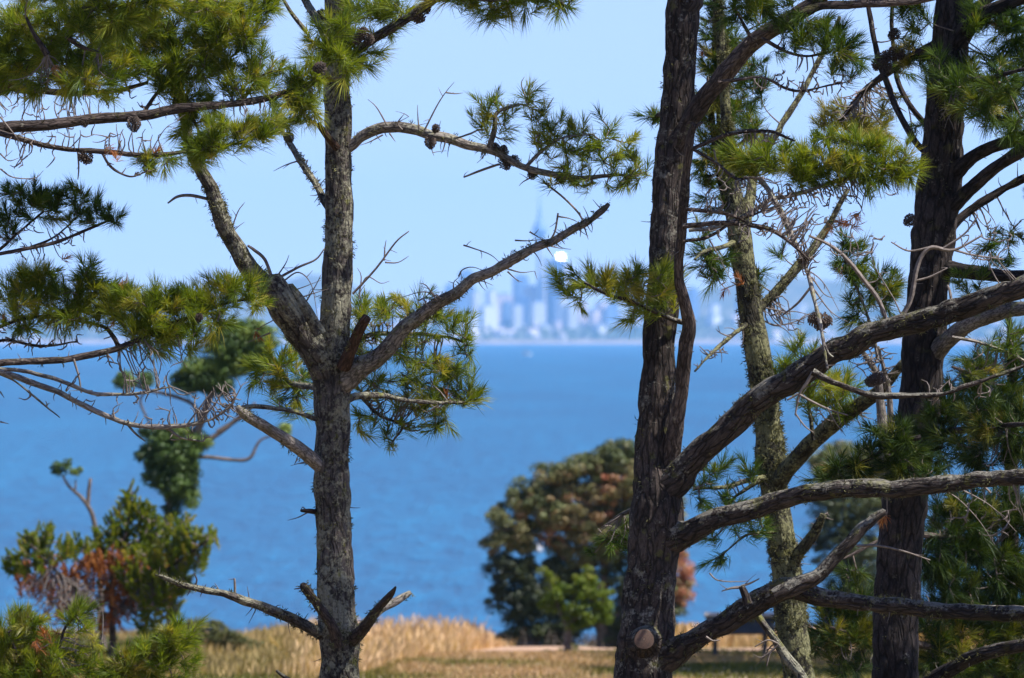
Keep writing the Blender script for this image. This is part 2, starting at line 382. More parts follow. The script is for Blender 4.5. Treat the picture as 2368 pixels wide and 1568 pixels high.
        V = np.stack([b-tn*ww*.4, b+tn*ww*.4, tip+tn*ww, tip-tn*ww, tip-a*.22*r+D*.02*r], 1).reshape(-1, 3); j = k*5
        mb.add(V, np.stack([j, j+1, j+2, j+3], -1), np.concatenate([np.stack([j+3, j+2, j+4], -1), np.stack([j+1, j+2, j+4], -1), np.stack([j, j+3, j+4], -1)]))
        tt = np.linspace(0, 1, 10); P = p+a*((tt-.5)*2.4*r)[:, None]; tube(mb, P, 1.2*.30*r*np.sin(np.pi*np.clip(tt*.86+.1, 0, 1))+.02*r, 8)
        o = mb.build('cone', M['cone'], parent, s.loc, False); return o

# ================================================================== PINE A: the lichened pine left of centre
A = Tree('pine_tree', 'lichen-covered pine with forked limb and broken stubs, left of the open view to the city', 'pine tree', (788, 1740), 55., 'pines on the clifftop', 'barkA')
A.trunk([(770, -1100, 8), (776, -700, 18), (782, -300, 28), (781, 0, 32), (778, 150, 31), (781, 300, 31), (783, 460, 32), (783, 560, 33), (780, 640, 35), (777, 700, 35), (774, 760, 37), (768, 830, 43), (768, 900, 43), (767, 1000, 40), (766, 1100, 42), (770, 1200, 40), (776, 1300, 43), (778, 1400, 43), (783, 1470, 49), (784, 1520, 45), (784, 1568, 46), (788, 1740, 60)], furrow=2.6, moss=1500, spurs=40)
A.bough([(768, 885, 38), (730, 815, 36), (690, 754, 35), (650, 706, 32), (612, 662, 27), (570, 608, 23), (535, 552, 20), (505, 488, 18), (475, 410, 15), (448, 365, 13), (428, 280, 11), (408, 200, 9), (395, 130, 7)], 55., 54.6, name='limb', moss=900, spurs=22, furrow=2.2, kinks=6,
        forks=([(692, 752, 20), (662, 700, 27), (642, 664, 24), (629, 641, 18)], [(738, 775, 15), (715, 730, 14), (695, 700, 14), (670, 660, 9)]),
        dead=([(628, 640, 4), (612, 600, 4), (590, 580, 4), (573, 568, 3)], [(640, 645, 3.5), (690, 618, 3), (730, 600, 2.2), (750, 575, 1.5)], [(655, 650), (690, 630), (720, 660), (735, 740)], [(690, 690), (720, 680), (760, 668)], [(480, 460, 4), (440, 452, 4), (410, 455, 3.5), (388, 470, 2)], [(700, 710), (730, 660), (742, 635)], [(530, 545), (550, 490), (566, 468)], [(640, 640), (660, 610), (668, 590)],
              [(668, 672), (690, 668), (742, 648)], [(725, 745), (745, 740)], [(625, 770), (600, 780), (578, 790)]), rust=((588, 775, 10, 8),))
A.bough([(790, 355, 14), (816, 335, 13), (835, 316, 12), (870, 300, 13), (910, 293, 13), (960, 299, 12), (1000, 312, 12), (1050, 325, 11), (1100, 338, 10), (1150, 355, 9), (1200, 380, 8), (1240, 395, 8), (1290, 405, 7), (1340, 412, 6), (1400, 405, 4), (1470, 408, 3)], 55., 54.6, moss=120, spurs=34, mat='dead',
        forks=([(1128, 342, 7), (1145, 300, 6), (1150, 262, 5), (1200, 242, 4)], [(1215, 385, 5), (1250, 350, 4), (1300, 320, 3), (1370, 310, 2)], [(1050, 322, 2), (1085, 310, 2), (1110, 298, 1.5)]),
        fill=((1150, 250, 60, 34), (1120, 275, 40, 30, .7), (1205, 225, 35, 25), (1160, 300, 50, 22, .5), (1255, 300, 45, 35), (1310, 300, 70, 26), (1290, 340, 80, 26, .8), (1370, 300, 45, 30), (1420, 345, 55, 40), (1370, 370, 70, 30, .7), (1470, 395, 34, 42), (1310, 412, 80, 26), (1410, 410, 50, 26), (1250, 240, 24, 24, .5)),
        dens=1., nl=38, ax=42, n=50, cones=((1007, 298, 9), (995, 330, 13, (.1, 0, -1)), (1163, 348, 11, (.3, 0, .9)), (1146, 340, 9, (-.3, 0, .9)), (1168, 378, 14), (1188, 372, 11), (1232, 402, 12), (1296, 412, 13)),
        dead=([(982, 300), (1010, 245), (1030, 214), (1050, 190)], [(1030, 214), (1052, 217), (1070, 215)], [(895, 290), (870, 248), (850, 230)], [(915, 290), (925, 275), (936, 262)], [(968, 297), (966, 270), (965, 243)], [(885, 312), (855, 328), (833, 336)], [(900, 308), (914, 328)], [(1153, 380, 3), (1110, 395, 3), (1072, 410, 2)], [(1000, 318), (998, 345), (1003, 360)], [(1240, 405), (1210, 420), (1200, 430)], [(1255, 420, 2.5), (1300, 455, 2.5), (1335, 490, 2.5), (1350, 515, 2)], [(1215, 225), (1205, 195), (1212, 178)], [(1265, 250), (1280, 225)], [(930, 300), (920, 285), (945, 270)], [(1030, 325), (1025, 345), (1020, 355)]))
A.bough([(775, 905, 30), (815, 860, 30), (860, 838, 23), (900, 800, 20), (930, 762, 18), (970, 732, 15), (1010, 702, 14), (1050, 680, 13), (1100, 645, 12), (1150, 620, 11.5), (1200, 592, 11), (1250, 566, 10.5), (1300, 546, 9.5), (1350, 518, 8), (1385, 490, 7), (1404, 473, 4)], 55., 54.2, name='limb', moss=420, spurs=46, furrow=2., mat='dead', kinks=7,
        dead=([(1290, 493, 2.4), (1283, 535, 2.4), (1272, 555, 2.4)], [(1291, 501), (1315, 505), (1339, 515)], [(1339, 491), (1349, 520)], [(1190, 556), (1220, 557), (1252, 554)], [(1224, 536), (1255, 555)], [(1071, 567), (1093, 574), (1135, 590), (1161, 614)], [(1060, 640), (1069, 624), (1093, 618), (1128, 630)], [(1173, 622), (1205, 630), (1236, 627)], [(1173, 628), (1200, 653)], [(1263, 570), (1279, 595)], [(1268, 568), (1301, 576)], [(1343, 528), (1341, 548)], [(1351, 526), (1360, 554)],
              [(1020, 690), (980, 675), (920, 690)], [(1010, 695), (985, 660), (970, 655)], [(990, 712), (980, 690), (985, 670)], [(1052, 680), (1048, 655), (1062, 640)], [(1080, 660), (1110, 650), (1140, 660)]))
A.bough([(795, 930, 10), (830, 915, 9), (880, 915, 7), (940, 925, 5), (1010, 930, 4), (1080, 932, 3)], 55.6, 56.4, forks=([(800, 810, 7), (850, 776, 6), (910, 772, 6), (990, 772, 4), (1070, 790, 3)], [(835, 918, 5), (880, 960, 4), (930, 985, 3), (910, 1020, 2)]),
        fill=((880, 715, 60, 34), (850, 750, 36, 36, .8), (960, 712, 90, 36), (1000, 750, 70, 34, .8), (1068, 762, 36, 36), (880, 800, 60, 40, .8), (960, 810, 70, 40, .8), (1045, 840, 52, 36), (900, 880, 80, 50, .8), (1000, 890, 80, 50, .9), (1078, 925, 30, 34), (930, 960, 70, 36, .8), (1010, 960, 56, 32), (905, 1020, 26, 22), (845, 975, 34, 28), (840, 840, 30, 60, .6), (1060, 880, 40, 40)),
        bare=((950, 900, 110, 90, 1.), (920, 780, 90, 60, .8)), rust=((900, 770, 50, 20, .3), (1000, 930, 60, 30, .25)), dens=1., name='bough', moss=80, n=54,
        dead=([(815, 680, 3), (870, 620, 2.6), (915, 560, 2), (945, 535, 1.4)], [(888, 603), (890, 570), (893, 555)], [(890, 607), (920, 607), (945, 592)], [(835, 662), (850, 640), (880, 655), (900, 650)], [(830, 690), (835, 640), (826, 620)]))
A.bough([(740, 900, 9), (700, 892, 7), (650, 885, 5), (610, 882, 3)], 55.4, 56.6, fill=((650, 845, 65, 45), (690, 890, 40, 46), (618, 870, 40, 34), (690, 940, 34, 26, .7), (660, 800, 40, 24, .7)), bare=((670, 900, 50, 50, .8),), rust=((640, 875, 9, 8),), dens=.85)
A.bough([(755, 1085, 22), (735, 1075, 18), (705, 1050, 17), (660, 1015, 15), (610, 985, 13), (562, 955, 11), (550, 943, 7)], 54.8, 54.3, name='broken_stub', moss=90, spurs=9, mat='dead', dead=([(688, 1060), (680, 1075)],))
A.bough([(745, 975, 8), (728, 970, 6), (690, 955, 6), (640, 945, 5), (600, 940, 5), (560, 941, 4)], 55., 54.6, name='broken_stub', spurs=6, mat='barkA')
A.bough([(765, 1480, 18), (735, 1465, 14), (690, 1440, 13), (640, 1415, 12), (590, 1395, 11), (530, 1378, 9), (470, 1362, 8), (420, 1350, 7), (385, 1338, 5), (362, 1330, 3)], 54.8, 54.2, name='broken_stub', moss=170, spurs=14, dead=([(543, 1382, 3.2), (543, 1355, 3), (542, 1338, 2.4)], [(450, 1360, 3), (455, 1340, 2), (448, 1325, 1)], [(440, 1365), (432, 1378)]))
A.bough([(785, 1490, 17), (768, 1450, 13), (745, 1415, 11), (722, 1382, 10), (704, 1358, 10), (700, 1350, 6)], 54.8, 54.5, front=True, name='broken_stub', mat='barkE', moss=60, dead=([(704, 1358, 3), (680, 1362, 1)], [(704, 1356, 3), (712, 1345, .6)]))
A.bough([(805, 1490, 18), (832, 1462, 15), (862, 1425, 11), (890, 1390, 9), (908, 1370, 7), (916, 1357, 2)], 54.7, 54.2, name='broken_stub', mat='barkE', moss=60)
A.bough([(812, 1480, 14), (845, 1440, 11), (882, 1408, 10), (920, 1388, 9), (950, 1370, 5)], 54.9, 55.2, name='broken_stub', mat='dead', moss=16)
A.bough([(796, 850, 16), (815, 800, 14), (830, 765, 13), (848, 735, 11)], 54.85, 54.6, front=True, name='broken_stub', mat='redwood', moss=16)
A.bough([(730, 1185, 6), (712, 1182, 5), (696, 1180, 4)], 54.8, name='broken_stub', mat='redwood', dead=([(712, 1184), (690, 1196), (665, 1203)], [(708, 1182), (700, 1172), (695, 1180)]))
A.bough([(750, 1640, 7), (700, 1592, 6), (665, 1570, 5), (640, 1551, 3)], 54.6, name='broken_stub', mat='barkA')
A.bough([(770, 490, 10), (750, 468, 9), (725, 420, 8), (690, 365, 7), (660, 312, 6), (640, 270, 4)], 55.2, 55.8, moss=120, spurs=12, dead=([(690, 372), (660, 382), (632, 396)], [(706, 385), (712, 370)]), cones=((668, 318, 11),), name='broken_stub')
A.bough([(780, 345, 9), (755, 315, 8), (735, 288, 7)], 54.86, 54.7, front=True, mat='redwood', name='broken_stub')
A.bough([(762, 110, 11), (742, 70, 9), (722, 30, 9), (700, -10, 8), (660, -80, 6)], 55.1, 55.6, forks=([(708, 75, 5), (682, 40, 5), (655, 0, 4), (640, -30, 4)],), cones=((744, 38, 13),), spurs=4, moss=50)
A.bough([(785, 150, 12), (825, 118, 10), (880, 80, 11), (930, 50, 10), (985, 12, 10), (1040, -30, 10), (1120, -80, 8), (1300, -100, 5)], 54.6, 54., forks=([(800, 140, 5), (770, 100, 4), (750, 80, 3)], [(1040, -25, 6), (1120, 0, 4), (1220, 0, 3), (1310, 15, 2)]),
        fill=((740, 100, 32, 40), (770, 60, 40, 30), (775, 150, 36, 34), (850, 25, 50, 36), (880, 55, 40, 34), (920, 20, 40, 26), (845, 130, 32, 36), (815, 110, 25, 30), (1060, 0, 60, 26, .8), (1140, 5, 70, 26), (1230, 5, 60, 26), (1290, 0, 34, 30), (1130, 30, 36, 18, .6), (1080, -60, 120, 50), (1230, -70, 120, 50)),
        dens=1.05, cones=((838, 78, 13), (852, 92, 12), (826, 92, 11), (968, 38, 15), (985, 22, 10)), spurs=8, nl=50)
# crown above the frame: it throws the dappled shade on the trunk
A.bough([(780, -250, 12), (900, -330, 10), (1050, -390, 7), (1200, -420, 4)], 55., 55.1, fill=((900, -340, 100, 70), (1050, -400, 120, 80), (1190, -420, 90, 70)), n=26, w=1.5, nl=60, dens=.55)
A.bough([(778, -480, 11), (880, -560, 8), (1000, -640, 5)], 55., 54.7, fill=((900, -580, 120, 90), (1020, -650, 100, 80)), n=26, w=1.5, nl=60, dens=.55)
A.bough([(778, -350, 10), (680, -420, 8), (560, -450, 5)], 54.8, 55.5, fill=((640, -420, 120, 80),), n=26, w=1.5, nl=60, dens=.55)

# ================================================================== PINE E: trunk stands just left of the frame, boughs reach in
E = Tree('pine_tree', 'leafy pine standing past the left edge, its needle-laden boughs reaching in from the left', 'pine tree', (-420, 1740), 52.5, 'pines on the clifftop', 'barkE')
E.trunk([(-380, -1000, 30), (-390, -200, 60), (-400, 500, 72), (-410, 1100, 80), (-420, 1740, 96)], furrow=3, step=10.)
E.bough([(-390, 420, 34), (-250, 350, 22), (-120, 315, 17), (0, 297, 14), (100, 290, 13), (230, 274, 12), (330, 266, 12), (420, 250, 11), (510, 243, 9), (600, 230, 8), (683, 208, 6), (735, 185, 5), (752, 160, 3)], 52.5, 53., spurs=20, moss=40,
        forks=([(-100, 312, 12), (0, 212, 9), (60, 208, 8), (130, 215, 7), (250, 214, 6), (340, 190, 4)], [(400, 255, 6), (420, 190, 5), (470, 120, 4), (540, 60, 3)], [(330, 266, 5), (400, 150, 4), (380, 60, 3)], [(560, 235, 4), (600, 180, 3), (650, 160, 2)], [(430, 250, 5), (455, 290, 4), (470, 330, 2)]),
        fill=((420, 60, 100, 50), (540, 40, 80, 44), (595, 15, 42, 28), (300, 70, 90, 55), (300, 150, 110, 44), (420, 140, 90, 50), (540, 120, 70, 50), (610, 165, 50, 32), (690, 178, 30, 26), (560, 190, 50, 30), (650, 225, 40, 26, .8), (700, 250, 34, 40), (665, 270, 36, 24), (450, 245, 46, 34), (455, 310, 46, 50), (475, 345, 36, 30), (400, 205, 50, 30), (690, 215, 26, 30), (730, 175, 22, 24)),
        bare=((300, 235, 120, 26, .7), (150, 240, 120, 30, .8), (560, 250, 80, 40, .6), (80, 270, 90, 40, .8)), cones=((310, 288, 15, (.1, 0, -1)), (738, 157, 13, (-.9, 0, -.2)), (195, 285, 9)), rust=((250, 90, 16, 10, .6), (650, 222, 8, 8), (220, 165, 20, 10, .5), (430, 185, 20, 14, .3)), dens=1.55, nl=44, ax=52)
E.bough([(-390, 380, 20), (-200, 300, 12), (-60, 295, 9), (0, 308, 8), (60, 325, 7), (150, 345, 6), (260, 352, 6), (340, 358, 5), (420, 352, 4), (480, 343, 4), (560, 330, 3)], 52.2, 52.2, spurs=16,
        forks=([(235, 355, 3), (260, 388, 3), (300, 408, 2.5), (340, 395, 2)],), fill=((540, 312, 66, 32), (590, 300, 40, 26), (500, 340, 50, 22), (370, 372, 46, 18, .9), (345, 378, 30, 16, .8), (620, 285, 24, 18)), bare=((300, 385, 60, 26, .7), (60, 360, 70, 40, .5), (250, 310, 120, 26, .6), (160, 320, 120, 20, .5)),
        cones=((199, 364, 15, (.5, .3, -.5)),), rust=((268, 358, 16, 11), (360, 345, 12, 10, .5)), nl=44, ax=52, dens=1.55,
        dead=([(0, 270), (40, 320), (60, 350)], [(0, 390), (30, 410), (80, 412), (100, 395)], [(180, 350, 2.4), (182, 390, 2), (180, 415, 1.2)], [(330, 390), (345, 360), (380, 300), (410, 280)], [(0, 355), (20, 372), (45, 365)]))
E.bough([(-390, 420, 30), (-200, 300, 20), (-60, 235, 18), (0, 195, 17), (60, 160, 16), (110, 127, 15), (140, 95, 15), (167, 57, 14), (200, 25, 13), (233, -5, 12), (300, -80, 9)], 52., 51.2, furrow=2.,
        forks=([(110, 127, 7), (80, 80, 5), (60, 40, 4)], [(150, 80, 6), (190, 110, 5), (230, 120, 3)], [(210, 20, 6), (300, 10, 5), (400, -10, 3)]), fill=((55, 55, 60, 44), (60, 130, 60, 44), (20, 110, 40, 60), (170, 120, 70, 60), (150, 30, 60, 36), (230, 50, 70, 44), (330, 20, 80, 30), (120, 190, 70, 30, .8), (220, 190, 70, 34, .8), (30, 180, 40, 30, .7), (480, 10, 70, 20), (300, -70, 150, 60), (100, -60, 120, 60)), bare=((120, 200, 110, 30, .8),), cones=((160, 58, 14),), rust=((65, 35, 9, 8), (110, 160, 20, 8, .4)), needle='needle', nl=44, ax=52, dens=1.5)
E.bough([(-390, 660, 16), (-200, 620, 9), (-60, 600, 6), (0, 587, 5), (60, 576, 4.5), (130, 560, 4), (200, 532, 3), (262, 505, 2)], 52.6, 53.2, forks=([(-20, 592, 4), (40, 540, 3), (100, 490, 2.5)], [(60, 578, 3), (130, 545, 2.5), (190, 490, 2)]), fill=((30, 470, 55, 38), (90, 470, 50, 38), (150, 480, 44, 34), (178, 455, 24, 28), (225, 495, 34, 26), (258, 495, 22, 22), (20, 530, 34, 30, .6)), bare=((90, 550, 110, 26, 1.2), (120, 590, 90, 14, .6)), needle='needleD', nl=40, ax=32, dens=1.45, rust=((148, 600, 5, 16, .8),))
E.bough([(-390, 1000, 22), (-200, 880, 13), (-60, 848, 10), (0, 840, 9), (60, 836, 8), (150, 832, 8), (230, 816, 7.5), (285, 800, 7), (350, 770, 5), (420, 742, 5), (520, 702, 3), (595, 688, 2)], 52.4, 53.2, spurs=22, moss=30,
        forks=([(272, 803, 5), (262, 780, 5), (240, 755, 4), (180, 742, 3)], [(0, 842, 6), (-30, 780, 5), (40, 740, 4), (140, 730, 3)], [(-60, 848, 6), (0, 790, 4), (90, 800, 3), (180, 790, 2)], [(150, 735, 3), (190, 680, 2.5), (205, 640, 2)]),
        fill=((50, 680, 65, 40), (140, 700, 70, 42), (205, 640, 34, 34), (240, 690, 60, 36), (110, 650, 40, 30), (320, 730, 70, 46), (390, 715, 64, 46), (450, 690, 50, 32), (515, 685, 50, 34), (590, 690, 28, 24), (430, 780, 56, 32), (350, 785, 50, 30), (50, 740, 60, 24, .7), (545, 660, 36, 26), (300, 690, 40, 30), (180, 740, 70, 22, .6), (480, 735, 50, 30)),
        bare=((120, 770, 130, 34, 1.1), (60, 800, 80, 26, .9), (330, 830, 110, 40, .6), (340, 900, 60, 40, .4)), rust=((260, 735, 10, 12), (125, 705, 10, 8), (283, 655, 8, 10, .6), (5, 730, 6, 18)), nl=45, ax=52, dens=1.55, cones=((460, 735, 9), ),
        dead=([(292, 655), (294, 640), (293, 630)], [(170, 830, 3), (182, 870, 2.4), (188, 908, 2)]))
E.bough([(-390, 900, 20), (-200, 820, 12), (-60, 845, 9), (0, 860, 8), (60, 880, 7.5), (130, 905, 7), (200, 942, 6.5), (260, 966, 6), (320, 983, 5.5), (400, 986, 5), (450, 980, 4), (500, 965, 3), (540, 930, 2)], 52.2, 52.6, mat='dead', spurs=36, name='bough', kinks=5,
        forks=([(-30, 852, 6), (40, 856, 5), (130, 878, 5), (200, 904, 4.5), (280, 912, 4), (340, 905, 3), (395, 893, 2)], [(-60, 846, 5), (30, 882, 3), (90, 925, 2.5), (140, 965, 1.5)], [(380, 986, 4), (420, 1010, 3), (470, 1020, 2)], [(290, 975, 3), (310, 1000, 2.4), (335, 1020, 1.6)]),
        bare=((500, 930, 60, 50, 1.6), (440, 1000, 60, 24, .8), (330, 940, 80, 40, .5), (150, 900, 120, 40, .35), (330, 870, 70, 40, .6)), dead=([(0, 905), (10, 920)], [(0, 975), (20, 980)], [(265, 965), (262, 945), (285, 930)], [(430, 985, 2.2), (460, 945, 2), (490, 905, 1.5)], [(460, 975, 2), (500, 930, 1.8), (520, 890, 1.2)], [(480, 975, 2), (530, 940, 1.8), (560, 890, 1.2)]))

# ================================================================== YOUNG PINE in the lower left corner
Lp = Tree('pine_sapling', 'bright green young pine with rust-coloured dead needles, in the lower left corner', 'young pine', (170, 1800), 49.5, None, 'barkE')
Lp.trunk([(210, 1530, 5), (200, 1600, 9), (185, 1700, 14), (170, 1850, 18)], furrow=1.)
Lp.bough([(180, 1680, 8), (100, 1600, 7), (50, 1530, 5), (20, 1460, 3)], 49.5, 49.2, forks=([(90, 1590, 5), (130, 1520, 4), (150, 1450, 3), (180, 1420, 2)],), fill=((40, 1450, 50, 36), (100, 1490, 60, 40), (25, 1520, 50, 46), (185, 1440, 34, 40), (60, 1560, 70, 30), (150, 1540, 70, 34), (200, 1490, 30, 30, .7), (10, 1480, 30, 60), (80, 1440, 40, 24, .7), (120, 1570, 120, 30)), yellow=((60, 1470, 60, 40, .6), (150, 1550, 60, 30, .6)), rust=((115, 1485, 34, 24, .8), (115, 1555, 24, 14), (60, 1520, 14, 14)), bare=((200, 1500, 40, 40, .7),), nl=40, ax=46, dens=1.1, dead=([(170, 1520), (172, 1480), (178, 1460)], [(235, 1500), (238, 1430), (236, 1405)]))
Lp.bough([(185, 1690, 8), (260, 1600, 6), (340, 1540, 5), (420, 1470, 3)], 49.5, 49.2, forks=([(280, 1580, 4), (290, 1530, 3), (270, 1510, 2)], [(340, 1540, 4), (350, 1490, 3), (370, 1460, 2)]), fill=((400, 1480, 50, 34), (360, 1510, 60, 36), (330, 1540, 60, 26), (430, 1455, 24, 22), (280, 1550, 46, 22), (310, 1490, 30, 22, .6), (420, 1520, 36, 26), (330, 1560, 110, 24)), yellow=((390, 1490, 50, 30, .6), (300, 1540, 50, 20, .7)), bare=((260, 1520, 40, 40, .7),), nl=40, ax=46, dens=1.1)

# ================================================================== PINE B: the big forked pine right of centre
B = Tree('pine_tree', 'large furrowed pine with a round sawn-off stub and long limbs sweeping to the right', 'pine tree', (1480, 1740), 54., 'pines on the clifftop', 'barkB')
tB = B.trunk([(1600, -1100, 14), (1600, -600, 26), (1588, -40, 38), (1581, 0, 38), (1575, 100, 36), (1565, 250, 37), (1555, 330, 39), (1548, 430, 39), (1540, 560, 37), (1527, 740, 37), (1518, 900, 39), (1510, 1050, 43), (1515, 1110, 54), (1517, 1160, 60), (1514, 1220, 62), (1508, 1300, 58), (1500, 1400, 60), (1493, 1480, 66), (1486, 1568, 66), (1480, 1740, 82)], furrow=4.2, moss=420, spurs=14)
B.bough([(1540, 1110, 26), (1553, 1040, 21), (1564, 980, 18), (1575, 900, 16), (1585, 810, 17), (1593, 755, 17), (1583, 700, 14), (1570, 630, 12), (1573, 560, 12), (1578, 500, 12), (1585, 420, 11), (1595, 330, 9), (1603, 285, 6)], 53.6, 53.1, name='side_stem', mat='barkE', spurs=14, moss=20,
        forks=([(1600, 345, 5), (1660, 316, 5), (1720, 303, 5), (1780, 305, 4), (1835, 325, 2.5)], [(1597, 345, 4), (1650, 372, 4), (1700, 412, 4), (1730, 410, 2)], [(1578, 525, 6), (1650, 515, 6), (1720, 517, 5.5), (1780, 532, 5), (1830, 562, 4), (1870, 602, 3)], [(1580, 560, 4), (1640, 545, 4), (1700, 510, 3), (1760, 490, 2)], [(1585, 486, 5), (1650, 488, 5), (1700, 500, 4), (1760, 530, 3)], [(1600, 300, 5), (1622, 282, 3)]),
        bare=((1740, 320, 90, 22, 1.3), (1720, 440, 110, 40, 1.1), (1800, 500, 110, 44, 1.3), (1650, 500, 60, 30, .8), (1700, 545, 80, 20, .9)), dead=([(1640, 555), (1660, 590), (1690, 650)], [(1580, 440), (1600, 410), (1590, 400)], [(1650, 345), (1655, 375), (1648, 395)]))
B.bough([(1590, 750, 6), (1560, 740, 6), (1520, 722, 5.5), (1450, 692, 4.5), (1400, 680, 4), (1350, 652, 3)], 53.4, 53., fill=((1325, 652, 36, 30), (1385, 645, 44, 26), (1440, 645, 46, 30), (1500, 655, 46, 32), (1545, 675, 28, 42), (1470, 690, 40, 22, .7), (1520, 710, 40, 20, .6), (1480, 735, 34, 10, .8), (1355, 712, 14, 8), (1395, 690, 20, 10, .7)), yellow=((1480, 665, 40, 22, .5),), nl=44, ax=48, dens=1.25)
B.bough([(1550, 365, 26), (1580, 310, 24), (1600, 270, 22), (1640, 212, 22), (1690, 152, 20), (1750, 92, 20), (1830, 42, 18), (1880, 10, 17), (1940, -40, 15), (2100, -120, 10)], 53.8, 53., name='limb', mat='barkE', furrow=2., spurs=8,
        forks=([(1850, 30, 11), (1900, 15, 10), (1950, 10, 10), (2020, 8, 9), (2100, 4, 8), (2200, -10, 6)], [(1760, 90, 5), (1850, 130, 4), (1920, 120, 3)], [(1660, 190, 5), (1760, 180, 4), (1840, 210, 3), (1960, 190, 2)], [(1740, 95, 5), (1720, 60, 4), (1700, 20, 3)]),
        fill=((1700, 20, 44, 30), (1750, 30, 40, 34), (1790, 25, 30, 24), (1890, 90, 60, 36), (1940, 120, 50, 40), (1960, 155, 30, 34), (1830, 110, 40, 26, .6), (1850, 60, 50, 26), (1800, -30, 120, 40), (2000, -50, 120, 40)), bare=((1880, 190, 90, 40, 1.), (1800, 190, 70, 30, .6)), needle='needleD', nl=44, dens=1.)
B.bough([(1590, 535, 4), (1680, 515, 5), (1790, 462, 5), (1900, 430, 5), (2010, 395, 4), (2090, 372, 3)], 53.2, 54., mat='dead', kinks=6, fill=((1700, 380, 44, 34, .8), (1760, 372, 50, 36), (1830, 375, 64, 40), (1910, 360, 70, 44), (1990, 355, 66, 44), (2060, 360, 44, 40), (2100, 380, 26, 30), (1950, 410, 80, 22), (1860, 400, 60, 26), (2040, 400, 50, 20)), bare=((1870, 450, 110, 36, 1.6), (1990, 440, 90, 30, 1.2), (1780, 430, 50, 30, .8)), rust=((1940, 517, 42, 16), (1970, 500, 18, 10)), nl=44, ax=52, dens=1.3, needle='needle', spurs=12)
B.bough([(1755, 412, 5), (1780, 445, 6), (1800, 480, 7), (1830, 542, 6), (1858, 605, 6), (1880, 682, 5), (1893, 735, 5), (1903, 790, 4.5), (1912, 852, 3)], 53., 52.9, name='hanging_stick', mat='dead', spurs=14, kinks=2, cones=((1883, 740, 15, (-.75, -.5, .1)), (1907, 742, 16, (.6, -.6, .1)), (1857, 600, 13, (.2, -.3, -.9)), (1895, 752, 12, (0, -.8, -.4))), forks=([(1908, 800, 3), (1916, 818, 3), (1927, 826, 2)],),
        bare=((1870, 580, 40, 50, 1.3), (1830, 500, 60, 40, 1.)), dead=([(1882, 670), (1920, 720), (1960, 745)], [(1876, 640), (1905, 680), (1930, 690)], [(1877, 660, 3), (1845, 700, 3), (1810, 728, 2)]))
B.bough([(1515, 1140, 46), (1565, 1105, 39), (1595, 1072, 33), (1640, 1030, 30), (1700, 975, 30), (1760, 925, 30), (1820, 885, 30), (1880, 848, 29), (1960, 800, 28), (2040, 765, 27), (2100, 750, 27), (2180, 730, 26), (2260, 700, 25), (2330, 675, 25), (2420, 645, 24), (2600, 560, 20)], 53.8, 52.6, name='limb', furrow=3., moss=520, spurs=10, kinks=8,
        forks=([(1880, 862, 8), (1950, 893, 7), (2010, 913, 7), (2060, 917, 7), (2140, 915, 6), (2200, 905, 5), (2270, 880, 5), (2380, 845, 4)],),
        dead=([(1880, 860, 5), (1862, 890, 4), (1848, 912, 3), (1838, 960, 2)], [(1846, 910, 3), (1820, 925, 2)], [(1848, 912, 3), (1880, 930, 3), (1920, 948, 2), (1960, 960, 1.5)], [(1838, 955, 2), (1860, 985, 2), (1880, 1000, 1.4)], [(1912, 942), (1930, 975), (1955, 1008)], [(1935, 952), (1945, 985)],
              [(2080, 740, 6), (2105, 692, 6), (2118, 625, 6), (2132, 590, 5), (2155, 572, 5), (2205, 578, 3.5), (2270, 545, 2)], [(2048, 740, 6), (2030, 692, 5.5), (2000, 652, 5.5), (1960, 602, 5), (1920, 568, 4), (1870, 545, 3)], [(2200, 700, 4), (2195, 672, 3), (2190, 660, 3)], [(2000, 655), (2025, 650), (2040, 630)], [(2205, 578, 3), (2250, 590, 2.4), (2320, 600, 1.6)], [(2180, 575, 3), (2230, 540, 2.4), (2260, 500, 1.6)], [(2115, 650, 3), (2150, 640, 2.4), (2190, 620, 1.6)], [(2150, 572, 3), (2100, 580, 2.4), (2060, 560, 1.6)]),
        bare=((2280, 560, 70, 40, .7), (1980, 560, 70, 40, .6), (2200, 900, 100, 30, .5)), cones=((2018, 880, 13), (2032, 876, 12)))
B.bough([(1510, 1250, 48), (1560, 1240, 38), (1592, 1232, 29), (1640, 1207, 26), (1700, 1186, 24), (1780, 1166, 22), (1850, 1146, 21), (1930, 1131, 20), (2010, 1130, 20), (2100, 1130, 20), (2200, 1118, 19), (2300, 1107, 18), (2420, 1100, 17), (2600, 1080, 12)], 53.8, 52.8, name='limb', furrow=2.6, moss=380, spurs=8, kinks=7,
        rust=((2045, 1190, 10, 18, 1.4),), dead=([(2290, 1140, 3), (2270, 1120, 3)], [(2160, 1125), (2210, 1150), (2260, 1200), (2300, 1260)], [(2220, 1130), (2290, 1170), (2350, 1230)]), bare=((2280, 1200, 90, 44, .35),))
